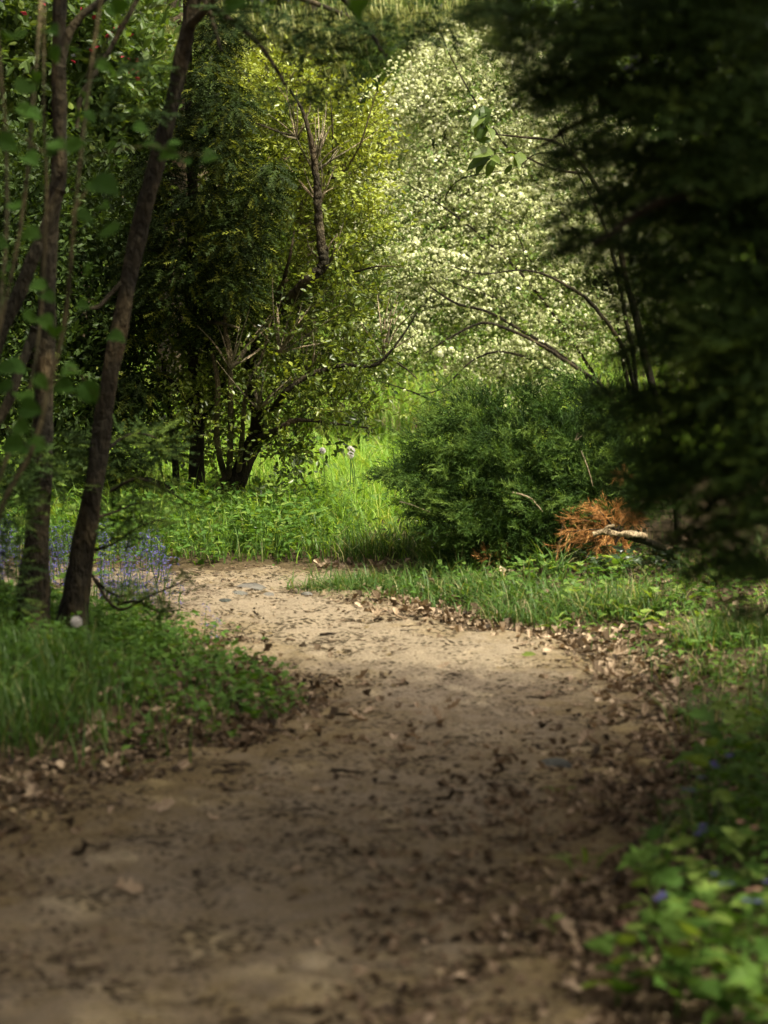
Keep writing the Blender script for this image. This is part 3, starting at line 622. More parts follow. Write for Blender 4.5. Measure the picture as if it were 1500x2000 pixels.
cl = [pxclump(a, b, D2 + dd, rx, ry, .28) for a, b, rx, ry, dd in
      [(640, 250, 100, 70, .0), (560, 180, 90, 60, .2), (670, 330, 80, 70, -.1), (560, 330, 90, 80, .2), (620, 430, 110, 70, .1), (690, 450, 80, 60, -.15), (520, 250, 70, 70, .3), (700, 240, 40, 60, 0),
       (670, 560, 90, 60, -.2), (560, 560, 90, 60, .1), (620, 640, 120, 60, -.2), (480, 660, 90, 60, .1), (600, 740, 110, 50, -.25), (700, 700, 60, 34, -.35), (660, 790, 90, 36, -.35), (430, 760, 60, 60, .1), (520, 770, 60, 40, -.1), (460, 420, 70, 80, .2), (430, 560, 70, 70, .2), (420, 480, 50, 60, 0), (500, 160, 50, 50, .1), (470, 330, 50, 50, -.1), (400, 700, 70, 60, .1), (350, 770, 60, 50, .2), (470, 600, 50, 50, -.1), (330, 640, 60, 60, .2), (400, 790, 50, 40, -.1), (420, 860, 60, 50, .3), (330, 850, 60, 50, .5), (560, 860, 50, 30, -.2)]]
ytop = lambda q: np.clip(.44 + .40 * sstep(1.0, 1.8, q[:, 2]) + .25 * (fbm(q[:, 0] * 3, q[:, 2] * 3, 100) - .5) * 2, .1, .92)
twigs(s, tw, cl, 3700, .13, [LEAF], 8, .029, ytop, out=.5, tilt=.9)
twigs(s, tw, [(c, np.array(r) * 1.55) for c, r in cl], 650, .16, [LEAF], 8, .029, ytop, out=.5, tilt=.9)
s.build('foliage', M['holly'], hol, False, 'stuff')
s = Soup()
for (a, b, n_, l0, l1) in [(612, 335, 16, 60, 150), (625, 400, 8, 60, 120), (545, 690, 12, 60, 160), (640, 520, 6, 60, 120), (748, 695, 10, 50, 130), (580, 270, 8, 40, 110), (450, 720, 10, 60, 140), (505, 800, 10, 60, 150), (600, 740, 8, 40, 100)]:
    for q in range(n_):
        th = rng.normal(math.pi * .42, .5); L_ = rng.uniform(l0, l1); e = (a + math.cos(th) * L_, b - math.sin(th) * L_); m = ((a + e[0]) / 2 + rng.normal(0, 5), (b + e[1]) / 2 + rng.normal(0, 5))
        tube(s, np.array([at(a, b, D2 - .3), at(*m, D2 - .36 + rng.normal(0, .05)), at(*e, D2 - .38 + rng.normal(0, .1))]), np.array([.0048, .0034, .0016]), 7, 5, .1)
s.build('bare_twigs', M['dead_twig'], hol, False, 'stuff'); tw.build('fine_twigs', M['bark_grey'], hol, False, 'stuff')
lm = []
for q in range(4):
    t = Soup(); t.stamp(LEAF, [(0, 0, 0)], frames([(0, 1., 0)], [(0, 0, 1.)]), 1.0, [.1 + .12 * q]); lm.append(t.mesh('leaf', M['holly'], (0, 0, 0)))
low = [pxclump(a, b, D2 + dd, rx, ry, .1) for a, b, rx, ry, dd in [(560, 940, 50, 26, -.5), (520, 960, 40, 22, -.4), (600, 905, 50, 22, -.5), (640, 870, 60, 22, -.45), (580, 870, 50, 26, -.3), (690, 820, 50, 18, -.45), (560, 905, 40, 26, -.3), (330, 860, 40, 40, .3)]]
P, u, _ = in_clumps(low, 290); d = nrm(rng.normal(0, .6, (290, 3)) + (.2, 0, -.35)); fr = frames(d, rng.normal(0, .6, (290, 3)) + (0, -.6, .7))
for j in range(290): put('leaf', lm[j % 4], hol, P[j] - b2, fr[j], rng.uniform(.026, .04))
# ------------------------------------------------------------------ dark conifer hanging between the leaning trunk and the holly
b3 = tree_base(383, 1000); D3 = b3[1] - .2; k = D3 / F
con = thing('hanging_conifer', b3, 'dark conifer with drooping needled boughs standing between leaning trunk and holly', 'tree')
s = Soup(); tube(s, pxline([(385, 1010), (384, 900), (388, 790), (378, 690), (372, 560), (376, 400), (370, 200), (365, 0), (360, -300)], D3 + .2), np.array([19, 15, 13, 12, 11, 10, 9, 8, 5]) * k, 40, 10, .06); s.build('trunk', M['bark_dark'], con, True)
s = Soup(); tube(s, pxline([(345, 1010), (342, 900), (330, 800), (318, 700)], D3 + .3), np.array([8, 7, 6, 4]) * k, 20, 8, .06); s.build('stem', M['bark_dark'], con, True)
for L in [[(384, 800), (350, 760), (320, 730)], [(386, 830), (420, 780), (440, 740)], [(342, 960), (300, 940), (255, 930)], [(352, 975), (400, 965), (440, 930)]]:
    s = Soup(); tube(s, pxline(L, D3 + .1), np.linspace(7, 3, len(L)) * k, None, 7); s.build('limb', M['bark_dark'], con, True)
s = Soup()
cl = [pxclump(a, b, D3 + dd - .12, rx, ry, .3) for a, b, rx, ry, dd in
      [(425, 60, 50, 60, .2), (415, 160, 55, 60, 0), (460, 210, 45, 30, -.2), (400, 260, 60, 60, .1), (450, 300, 60, 50, -.1), (535, 335, 40, 26, -.3), (510, 380, 50, 30, -.3), (420, 400, 90, 50, 0), (480, 460, 70, 50, -.2), (340, 440, 60, 60, .2), (380, 520, 80, 50, 0), (460, 560, 60, 50, -.1),
       (330, 580, 70, 60, .1), (400, 640, 50, 40, .2), (270, 760, 50, 50, .2), (300, 340, 50, 60, .3), (330, 250, 40, 40, .3), (280, 500, 60, 60, .3), (240, 620, 60, 80, .3), (230, 800, 60, 70, .3), (210, 900, 60, 60, .4), 
       (400, -100, 120, 80, .2), (430, -300, 120, 140, .2)]]
n = 8700; P, u, _ = in_clumps(cl, n); d = nrm(u * (1, 1, .2) + rng.normal(0, .5, (n, 3)) * (1, 1, .5) - (0, 0, .55)); tt = np.clip(rng.normal(.3, .2, n) + (rng.uniform(0, 1, n) < .12) * .6, 0, 1)
for j in range(4): s.stamp(SOFT_SP[j], P[j::4], frames(d[j::4], None, .45), rng.uniform(.05, .12, len(P[j::4])), tt[j::4])
s.build('crown', M['conifer'], con)

# ------------------------------------------------------------------ cream blossoming hawthorn
D4 = 17.0; b4 = np.array([at(1240, 800, D4)[0], D4, 0]); b4[2] = ground(b4[:1], b4[1:2])[0]; k = D4 / F
haw = thing('hawthorn_bush', b4, 'large spreading bush covered in cream white blossom behind the juniper', 'bush')
HB = [([(1240, 860), (1180, 760), (1120, 715), (1040, 665), (960, 632), (920, 638), (865, 668), (830, 690)], (9, 8, 8, 7, 6, 5, 4, 2), -.25), ([(1230, 860), (1150, 742), (1090, 690), (1010, 640), (950, 608), (890, 592), (840, 560)], (9, 8, 7, 7, 6, 6, 3), -.1),
      ([(1250, 860), (1225, 700), (1160, 598), (1110, 560), (1060, 535), (1010, 528), (940, 535), (880, 520)], (10, 9, 8, 7, 5, 4, 3, 2), -.2), ([(1245, 860), (1240, 720), (1222, 620), (1208, 545), (1180, 440), (1120, 320), (1080, 220)], (11, 10, 9, 8, 6, 4, 2), .1),
      ([(1250, 860), (1216, 700), (1208, 640), (1190, 560), (1100, 420), (1000, 300), (930, 200), (880, 110), (860, 60)], (10, 9, 8, 7, 6, 5, 4, 3, 1.5), .3), ([(1240, 860), (1140, 700), (1040, 560), (950, 470), (860, 400), (780, 350)], (9, 7, 6, 5, 3, 1.5), .1),
      ([(1230, 870), (1100, 740), (1000, 690), (930, 700), (860, 760), (800, 770)], (8, 6, 5, 4, 3, 1.5), -.2), ([(1040, 665), (980, 590), (905, 560), (860, 540)], (4, 4, 3, 1.5), -.15), ([(1060, 535), (1030, 500), (1000, 440), (960, 420)], (4, 3, 2, 1), -.1),
      ([(860, 400), (900, 350), (1000, 330), (1040, 310)], (3, 2.4, 2, 1), -.1), ([(820, 600), (760, 560), (700, 540)], (3, 2, 1), -.1), ([(840, 780), (790, 760), (740, 745), (700, 742)], (4, 3, 2, 1), -.4)]
for L, r, dd in HB:
    s = Soup(); n = len(L); Lw = np.array([at(a, b, D4 + (dd - .33) * min(1, i / 2)) for i, (a, b) in enumerate(L)]); tube(s, Lw, np.array(r) * k * .46, 12 * len(L), 8, .08, kink=.15); s.build('branch', M['bark_dark'], haw, True)
HC = [(900, 110, 50, 50, .3), (960, 150, 70, 60, .3), (860, 180, 80, 60, .3), (960, 240, 90, 70, .2), (1040, 240, 60, 70, .2), (850, 290, 90, 70, .2), (950, 340, 100, 70, .1), (1050, 340, 70, 70, .1), (820, 390, 90, 60, .1), (920, 430, 110, 60, 0), (1040, 430, 80, 60, 0), (780, 470, 80, 50, 0), (880, 510, 100, 50, -.1), (1000, 520, 100, 60, -.1), (1110, 490, 60, 60, 0),
      (830, 570, 80, 50, -.1), (950, 590, 100, 50, -.1), (1080, 590, 90, 60, -.1), (1180, 560, 80, 70, 0), (1200, 640, 80, 60, 0), (1010, 660, 100, 50, -.2), (1120, 670, 90, 60, -.15), (900, 680, 80, 40, -.2), (950, 735, 80, 36, -.25), (1060, 735, 90, 36, -.2), (760, 690, 60, 40, -.3), (830, 640, 60, 40, -.2), (730, 640, 50, 40, -.2), (1240, 480, 60, 70, .2), (1300, 600, 60, 80, .2), (1180, 380, 80, 80, .3),
      (1120, 220, 70, 80, .3), (1060, 120, 60, 60, .35), (1200, 250, 80, 100, .4), (1300, 420, 90, 110, .4), (1350, 620, 80, 100, .3)]
cl = [pxclump(a, b, D4 + dd, rx, ry, .26) for a, b, rx, ry, dd in HC]
s = Soup(); tw = Soup()
twigs(s, tw, cl + [(c, np.array(r) * 1.3) for c, r in cl], 3300, .16, [LEAF, SMALL], 7, .030, lambda q: .45 + .3 * (fbm(q[:, 0] * 4, q[:, 2] * 4, 110) - .5), out=.4, bias=(-.3, -.1, .0), droop=.3)
s.build('foliage', M['hawthorn'], haw, False, 'stuff'); tw.build('fine_twigs', M['bark_grey'], haw, False, 'stuff')
def cluster(seed):
    g = np.random.default_rng(seed); t = Soup(); m = 13; th = g.uniform(0, 6.28, m); ph = np.arccos(1 - g.uniform(0, 1, m) * 1.1)
    u = np.stack([np.cos(th) * np.sin(ph), np.sin(th) * np.sin(ph), np.cos(ph)], -1)
    V0 = np.array([(.36, 0, .05), (.11, .34, .0), (-.29, .21, .05), (-.29, -.21, 0), (.11, -.34, .05)]); f = [np.array([(0, 1, 2)]), np.array([(0, 2, 3, 4)])]
    fr = np.stack([nrm(np.cross(u, (.3, .9, .1))), nrm(np.cross(u, np.cross(u, (.3, .9, .1)))), u], -1)
    t.stamp((V0, f), u * .62, fr, g.uniform(.8, 1.15, m), g.uniform(.1, 1, m)); return t
CT = [cluster(q) for q in range(5)]
def loose(seed):
    g = np.random.default_rng(seed); t = Soup(); m = 5; th = g.uniform(0, 6.28, m); ph = np.arccos(1 - g.uniform(0, 1, m) * 1.1); u = np.stack([np.cos(th) * np.sin(ph), np.sin(th) * np.sin(ph), np.cos(ph)], -1)
    fr = np.stack([nrm(np.cross(u, (.3, .9, .1))), nrm(np.cross(u, np.cross(u, (.3, .9, .1)))), u], -1)
    t.stamp((np.array([(-.3, -.3, 0), (.3, -.26, .05), (.27, .3, 0), (-.3, .27, .05)]), [np.array([(0, 1, 2, 3)])]), u * .7, fr, g.uniform(1.0, 1.5, m), g.uniform(.1, 1, m)); return np.concatenate(t.V), t.F
LT = [loose(400 + q) for q in range(6)]
# arching flowering sprays: blossom in rows on the upper side of each, thinned where the bush shows its leaves
n = 4400; P, u, kk = in_clumps([(c, np.array(r) * 1.05) for c, r in cl] + [(c, np.array(r) * 1.4) for c, r in cl[::2]], n)
dens = .5 * fbm(P[:, 0] * 2.2, P[:, 2] * 2.6, 121) + .5 * fbm(P[:, 0] * 3.2 + P[:, 2] * 2, P[:, 2] * 6, 120) + .28 * sstep(.9, 1.5, P[:, 2]) - .10 * sstep(.05, -.3, P[:, 0])
kp = dens > rng.uniform(.28, .60, n); P, u = P[kp], u[kp]; n = len(P)
D = nrm(rng.normal(0, .38, (n, 3)) * (1, 1, .7) + (-.85, -.25, .30)); L = rng.uniform(.12, .38, n); P2 = []; U2 = []; S2 = []; each = np.exp(rng.normal(0, .28, n))
for j in range(13):
    t_ = j / 12.0; q = P + D * (L * t_)[:, None] - np.array([0, 0, 1]) * (L * .75 * t_ * t_)[:, None] + rng.normal(0, .010, (n, 3)) + (0, 0, .008)
    ok = rng.uniform(0, 1, n) < .86; P2.append(q[ok]); U2.append(nrm(u[ok] * .3 + rng.normal(0, .3, (ok.sum(), 3)) + (0, -.3, .85))); S2.append((rng.uniform(.008, .017, n) * each * (1.05 - .4 * t_))[ok])
P2, U2, sc = np.concatenate(P2), np.concatenate(U2), np.concatenate(S2)
front = np.argsort(P2[:, 1] - 60 * sc); pick = front[:300]; rest = front[300:]
s = Soup()
for j in range(6):
    m = rest[j::6]; s.stamp(LT[j], P2[m], frames(nrm(rng.normal(0, 1, (len(m), 3))), U2[m]), sc[m], np.clip(rng.normal(.5, .25, len(m)), 0, 1))
s.build('blossom', M['blossom'], haw, False, 'stuff')
cm = [t.mesh('blossom_cluster', M['blossom']) for t in CT]
fr = frames(nrm(rng.normal(0, 1, (300, 3))), U2[pick])
for j in range(300): put('blossom_cluster', cm[j % 5], haw, P2[pick[j]] - b4, fr[j], sc[pick[j]] * 1.1)

# ------------------------------------------------------------------ juniper
b5 = tree_base(1010, 1108); D5 = b5[1] + .15; k = D5 / F; b5[1] = D5
jun = thing('juniper_bush', b5, 'rounded dark green juniper bush with feathery tufts beside the path', 'bush')
JC = [(1010, 800, 100, 46, .15), (1110, 790, 90, 44, .2), (930, 810, 80, 40, .2), (1180, 800, 60, 50, .2), (1050, 850, 110, 44, 0), (950, 870, 90, 40, 0), (1150, 860, 80, 50, .05), (870, 870, 60, 40, .1), (830, 910, 60, 36, 0), (790, 930, 40, 26, -.05), (910, 930, 70, 40, -.1), (1010, 930, 80, 40, -.1), (1110, 920, 90, 46, -.05), (1200, 910, 60, 50, .05), (860, 975, 50, 36, -.1), (960, 990, 80, 36, -.2), (1070, 970, 80, 40, -.2),
      (1160, 970, 70, 40, -.15), (900, 1020, 60, 32, -.2), (1000, 1045, 80, 30, -.22), (1080, 1035, 60, 34, -.22), (950, 1070, 70, 26, -.15), (1050, 1080, 60, 24, -.1), (1000, 970, 200, 120, .4), (1130, 960, 140, 130, .45), (930, 1090, 60, 20, 0), (840, 1000, 40, 20, -.1), (1250, 940, 70, 90, .3)]
s = Soup()
cl = [pxclump(a, b, D5 + dd, rx, ry, .2) for a, b, rx, ry, dd in JC]
# an inner mass tinted dark for shade and, on it, tufts that each fan out one way, the sprigs at their tips tinted lighter as if sunlit
n = 3600; P, u, kk = in_clumps([(c, r * .8) for c, r in [(c, np.array(r)) for c, r in cl]], n); d = nrm(u * .7 + rng.normal(0, .5, (n, 3)) + (0, 0, .2))
for j in range(4): s.stamp(JUN_SP[j], P[j::4], frames(d[j::4], None, .8), rng.uniform(.05, .1, len(P[j::4])), rng.uniform(0, .35, len(P[j::4])))
nt = 430; P, u, kk = in_clumps(cl, nt); Cn = np.array([c[0] for c in cl])[kk]; Rd = np.array([c[1] for c in cl])[kk]; P = Cn + u * Rd * .92
ax = nrm(u * (1, 1, .3) + rng.normal(0, .3, (nt, 3)) * (1.2, 1.2, .7) + (-.25, -.3, .20)); ln = rng.uniform(.09, .21, nt); base_t = rng.normal(.45, .17, nt)
for q in range(30):
    t_ = rng.uniform(.0, 1, nt); dd = nrm(ax + rng.normal(0, .42, (nt, 3))); p = P + ax * (ln * (t_ - .3))[:, None] + rng.normal(0, .018, (nt, 3))
    s.stamp(JUN_SP[q % 4], p, frames(dd, None, .8), rng.uniform(.035, .075, nt), np.clip(base_t + .6 * (t_ - .5) + rng.normal(0, .1, nt), 0, 1))
s.build('foliage', M['juniper'], jun)
for L, r in [([(1000, 962), (1030, 970), (1048, 985), (1060, 1000)], 3), ([(1130, 845), (1124, 860), (1138, 850)], 2), ([(1135, 880), (1150, 920), (1158, 950)], 2), ([(780, 980), (800, 985), (840, 1000)], 2), ([(1085, 1090), (1095, 1050), (1100, 1010)], 4)]:
    s = Soup(); tube(s, pxline(L, D5 - .36), np.linspace(r, r * .5, len(L)) * k * .7, None, 6, kink=.3); s.build('dead_twig', M['dead_twig'], jun, True)
for L, r in [([(1030, 1120), (1010, 1040), (960, 960), (900, 900)], 14), ([(1040, 1120), (1060, 1020), (1080, 920), (1090, 840)], 14), ([(1050, 1120), (1110, 1030), (1160, 950), (1190, 880)], 12)]:
    s = Soup(); Lw = pxline(L, D5 + .25); Lw[0] = b5 + ((0.02, .1, -.02)); tube(s, Lw, np.linspace(r, r * .4, len(L)) * k, None, 8); s.build('stem', M['bark_red'], jun, True)
s = Soup(); cl = [pxclump(1215, 928, D5 - .4, 12, 8, .04), pxclump(960, 1085, D5 - .3, 30, 12, .06)]
P, u, _ = in_clumps(cl, 90); d = nrm(u + rng.normal(0, .5, (90, 3)) + (-.3, -.3, .2))
for j in range(3): s.stamp(DRY_SP[j], P[j::3], frames(d[j::3], None, .8), rng.uniform(.02, .045, len(P[j::3])), rng.uniform(.1, .8, len(P[j::3])))
o = s.build('dead_foliage', M['dead_needles'], jun); o['label'] = 'small browned tufts in the green juniper'

# rusty dead branch with its pale cut wood
D6 = D5 - .38; k = D6 / F
b6 = np.array([at(1190, 1050, D6)[0], D6, 0.]); b6[2] = ground(b6[:1], b6[1:2])[0]
db = thing('dead_conifer_branch', b6, 'heap of rusty orange dead needles at the juniper foot', 'dead branch')
s = Soup(); cl = [pxclump(a, b, D6 + dd, rx, ry, .1) for a, b, rx, ry, dd in [(1150, 1030, 26, 16, 0), (1175, 1012, 32, 10, .04), (1128, 1045, 20, 18, -.02), (1205, 1012, 20, 10, .05), (1155, 1062, 26, 10, 0), (1200, 1058, 20, 10, .04)]]
c0 = at(1205, 1036, D6); tws_ = []
for (a, b) in [(1112, 1012), (1128, 992), (1150, 984), (1178, 986), (1105, 1040), (1118, 1062), (1135, 1085), (1150, 1100), (1175, 1078), (1205, 990), (1228, 1000), (1200, 1080), (1225, 1075), (1125, 1028), (1140, 1045), (1165, 1020), (1095, 1068), (1160, 1060), (1240, 1015)]:
    e = at(a, b, D6 + rng.uniform(-.14, .12)); m_ = (c0 + e) / 2 + (0, 0, rng.uniform(.0, .03)) + rng.normal(0, .008, 3); tws_.append(spline(np.array([c0 + rng.normal(0, .02, 3), m_, e]), 14))
for Q_ in tws_:
    m = 46; t_ = rng.integers(3, 14, m); p = Q_[t_] + rng.normal(0, .007, (m, 3)); d = nrm(nrm(Q_[np.minimum(t_ + 1, 13)] - Q_[t_ - 1]) * .8 + rng.normal(0, .45, (m, 3)) + (0, -.05, -.28))
    for j in range(3): s.stamp(DRY_SP[j], p[j::3], frames(d[j::3], None, .8), rng.uniform(.028, .058, len(p[j::3])), np.clip(rng.normal(.45, .3, len(p[j::3])), 0, 1))
s.build('dead_needles', M['dead_needles'], db)
for Q_ in tws_[::2]:
    s = Soup(); tube(s, Q_, np.linspace(.005, .0015, 14), 14, 5); s.build('side_twig', M['twig'], db, True)
for L in [[(1200, 1035), (1160, 1010), (1130, 1000)], [(1210, 1030), (1180, 1050), (1140, 1060)], [(1215, 1040), (1190, 1075), (1165, 1110)]]:
    s = Soup(); tube(s, pxline(L, D6), np.linspace(3, 1, 3) * k, None, 5); s.build('side_twig', M['twig'], db, True)
lg = thing('cut_limb', (at(1205, 1044, D6 - .12)), 'short pale sawn limb lying across the rusty dead needles', 'cut branch')
s = Soup(); tube(s, pxline([(1158, 1044), (1180, 1039), (1205, 1042), (1228, 1043), (1250, 1045), (1264, 1048)], D6 - .12), np.array([5, 6.5, 5, 6.5, 6, 4.5]) * k, 40, 11, .14, kink=.15); s.build('wood', M['wood_pale'], lg, True)
s = Soup(); tube(s, pxline([(1180, 1040), (1186, 1030), (1200, 1026)], D6 - .14), np.array([5, 4, 3]) * k, None, 7); s.build('knot_stub', M['wood_pale'], lg, True)
s = Soup(); tube(s, pxline([(1220, 1047), (1240, 1052), (1270, 1060), (1300, 1075)], D6 - .1), np.array([6, 7, 7, 6]) * k, None, 8); s.build('bark_strip', M['bark_dark'], lg, True)

# ------------------------------------------------------------------ big dark yew close on the right
b7 = np.array([2.25, 6.8, 0]); b7[2] = ground(b7[:1], b7[1:2])[0]
yew = thing('yew_tree', b7, 'huge near-black yew overhanging the path in deep shade', 'tree')
s = Soup(); tube(s, [b7 + np.array(v) for v in [(0, 0, -.1), (0, 0, .5), (.03, .05, 1.5), (.0, .1, 3), (.05, .05, 5), (0, 0, 7)]], [.2, .16, .14, .12, .08, .02], 40, 14, .1); s.build('trunk', M['bark_red'], yew, True)
YB = [((.2, -.1, 1.0), (-1.05, -.2, .95)), ((0, 0, 1.2), (-.95, .4, 1.1)), ((0, 0, 1.5), (-1.2, -.5, 1.55)), ((0, 0, 1.7), (-1.25, .3, 1.75)), ((0, 0, 2.0), (-1.4, -.2, 2.15)), ((0, 0, 2.2), (-1.2, -.9, 2.3)), ((0, 0, .8), (-.7, -.6, .75)), ((0, 0, 2.6), (-1.5, .4, 2.8)), ((0, 0, 2.4), (-.6, -1.6, 2.4)), ((0, 0, 1.2), (-.4, -1.2, 1.1))]
YL = []
for a, b in YB:
    a, b = np.array(a, float), np.array(b, float); a[0] *= 0; a[1] *= 0; b = b * (1.25, 1, 1) - (.1, .75, 0)
    s = Soup(); m = (a + b) / 2 + (0, 0, .12); tube(s, np.array([a, m, b, b + (b - m) * .3 - (0, 0, .08)]) + b7, [.035, .022, .012, .004], 18, 7); YL += [(b7 + a * .5 + b * .5 + (0, 0, .05), np.array((.42, .38, .2))), (b7 + a * .22 + b * .78, np.array((.34, .32, .18)))]; s.build('limb', M['bark_dark'], yew, True)
# horizontal fronds, denser inside, ragged at the outline
YC = [(1250, 500, 60, 30, 6.2), (1320, 580, 60, 26, 6.1), (1210, 600, 34, 10, 6.4), (1270, 690, 44, 26, 6.2), (1085, 300, 40, 9, 6.5), (1060, 215, 34, 9, 6.6), (1105, 362, 45, 9, 6.5), (1085, 435, 36, 8, 6.6), (1125, 455, 44, 9, 6.5), (1100, 492, 36, 8, 6.6), (1180, 548, 44, 9, 6.4), (1150, 508, 44, 9, 6.5), (1030, 125, 34, 9, 6.5), (1005, 70, 34, 9, 6.5), (1262, 562, 44, 9, 6.4), (1315, 612, 34, 8, 6.3), (1185, 765, 28, 9, 6.4), (1175, 835, 28, 9, 6.4), (1210, 925, 30, 9, 6.3), (1250, 1010, 30, 9, 6.2), (1310, 1095, 34, 9, 6.1), (960, 18, 54, 30, 6.4), (930, 8, 34, 14, 6.4), (1000, 95, 50, 20, 6.4), (1040, 165, 40, 16, 6.5), (1260, 620, 50, 20, 6.2), (1228, 700, 34, 26, 6.3), (1300, 650, 60, 36, 6.1), (1285, 745, 50, 34, 6.1), (1350, 640, 60, 34, 6.0), (1290, 575, 50, 12, 6.2), (1310, 690, 50, 22, 6.1), (1240, 655, 26, 9, 6.4), (1420, 700, 60, 40, 5.7), (1120, 60, 120, 60, 6.0), (1260, 40, 160, 80, 5.6), (1430, 60, 120, 90, 5.5), (1010, 30, 60, 40, 6.3), (1110, 160, 80, 50, 6.2), (1230, 170, 120, 70, 5.8), (1390, 190, 130, 80, 5.5), (1110, 245, 50, 36, 6.4), (1180, 290, 70, 46, 6.2), (1300, 310, 120, 70, 5.8), (1430, 320, 100, 80, 5.4), (1190, 370, 70, 32, 6.4), (1140, 395, 55, 16, 6.5), (1260, 420, 80, 50, 6.1), (1390, 440, 120, 70, 5.6), (1150, 470, 45, 22, 6.6), (1085, 425, 26, 10, 6.7), (1110, 480, 30, 10, 6.7), (1085, 330, 34, 16, 6.6), (1060, 200, 30, 14, 6.6), (1210, 480, 60, 26, 6.4), (1190, 530, 40, 14, 6.6), (1300, 520, 70, 26, 6.2), (1420, 560, 100, 60, 5.6),
      (1390, 640, 80, 40, 5.8), (1460, 650, 90, 60, 5.4), (1380, 710, 50, 30, 6.0), (1250, 765, 36, 22, 6.3), (1230, 800, 60, 50, 6.2), (1320, 800, 90, 60, 5.9), (1440, 780, 100, 80, 5.5), (1270, 880, 60, 40, 6.1), (1360, 900, 90, 60, 5.8), (1460, 900, 80, 80, 5.5), (1300, 960, 60, 36, 6.1), (1390, 1000, 80, 50, 5.8), (1480, 1010, 70, 60, 5.5), (1340, 1050, 50, 36, 6.0), (1430, 1085, 70, 40, 5.8), (1480, 1110, 40, 30, 5.6),
      (1450, 1190, 34, 10, 5.9), (1490, 1200, 30, 18, 5.8), (1380, 1120, 40, 16, 6.0), (1560, 300, 120, 300, 5.6), (1560, 800, 120, 300, 5.6), (1660, 600, 150, 500, 5.6), (1300, -60, 250, 60, 5.7)]
cl = [pxclump(a - 12 + .12 * rx, b, d_, rx * .85, ry * .85, .2 + .0007 * rx) for a, b, rx, ry, d_ in YC]
nf_ = 2350; P, u, kk = in_clumps(cl, nf_); ax = nrm(np.array([-1, -.25, -.16]) + rng.normal(0, .5, (nf_, 3)) * (1, 1.2, .36) + u * (.4, .4, .08)); Lf = rng.uniform(.09, .22, nf_) * np.clip(np.array([c[2] for c in YC])[kk] / 85, .42, 1)
up_ = nrm(rng.normal(0, .34, (nf_, 3)) + (0, -.15, 0) + (0, 0, 1)); sd2 = nrm(np.cross(ax, up_)); lv = np.clip(rng.normal(.40, .18, nf_), 0, 1)
s = Soup()
for q in range(9):
    t_ = q / 8.0; side = 1 if q % 2 else -1; p = P + ax * (Lf * (t_ - .5))[:, None] - np.array([0, 0, 1]) * (Lf * .25 * t_ * t_)[:, None]
    d_ = nrm(ax * .8 + sd2 * side * (.75 if q < 8 else .05) + rng.normal(0, .12, (nf_, 3)))
    s.stamp(SOFT_SP[q % 4], p, frames(d_, up_, .15), Lf * (.52 - .2 * t_) * rng.uniform(.8, 1.2, nf_), np.clip(lv + .25 * (t_ - .5) + rng.normal(0, .08, nf_), 0, 1))
s.build('foliage', M['yew'], yew, False, 'stuff')
s = Soup(); tw = Soup()
cl = [(b7 + np.array(c) + (.15, -.25, 0), np.array(r) * .85) for c, r in [((.4, .3, 1.6), (.9, 1.0, 1.0)), ((.2, .2, 2.9), (1.3, 1.5, 1.0)), ((.1, .1, 4.0), (1.2, 1.3, .9)), ((0, 0, 5.2), (.9, 1, .8)), ((.3, -1.0, 3.0), (1.0, .8, .7)), ((0, 0, 6.3), (.6, .6, .8)), ((-.4, .3, 3.0), (1.0, 1.2, .6)), ((.8, .8, 1.2), (.9, .9, .8))]] + YL
twigs(s, None, cl, 4200, .3, [SMALL], 8, .07, lambda q: .35, tilt=.6, bias=(0, 0, -.1)); s.build('crown', M['yew'], yew, False, 'stuff')

# ------------------------------------------------------------------ cherry sapling whose leafy twigs show in front of the blossom
D8 = 12.6; b8 = np.array([at(1330, 1090, D8)[0], D8 + .1, 0.]); b8[2] = ground(b8[:1], b8[1:2])[0]; k = D8 / F
ch = thing('cherry_sapling', b8, 'thin sapling with long drooping oval leaves in front of the blossom bush', 'sapling')
for L, r in [([(1330, 1095), (1310, 900), (1260, 700), (1238, 600), (1222, 545), (1200, 440), (1150, 340), (1090, 280), (1020, 268), (960, 262)], (8, 8, 7, 7, 6, 5, 4, 3, 2, 1.2)), ([(1150, 340), (1080, 330), (1010, 300), (970, 300)], (3, 2, 1.5, 1)), ([(1238, 600), (1260, 570), (1300, 480), (1320, 440)], (4, 3, 2, 1)), ([(1110, 300), (1050, 300), (1020, 320)], (2, 1.5, 1))]:
    s = Soup(); tube(s, pxline(L, D8), np.array(r) * k, None, 7); s.build('stem', M['bark_dark'], ch, True)
CHL = lobed([(.02, 0), (.16, .15), (.23, .38), (.22, .6), (.13, .84), (.01, 1)], .25, .18, .01, 70); cms = []
for q in range(3):
    t = Soup(); t.stamp(CHL, [(0, 0, 0)], frames([(0, 1., 0)], [(0, 0, 1.)]), 1.0, [.35 + .2 * q]); cms.append(t.mesh('leaf', M['broad']))
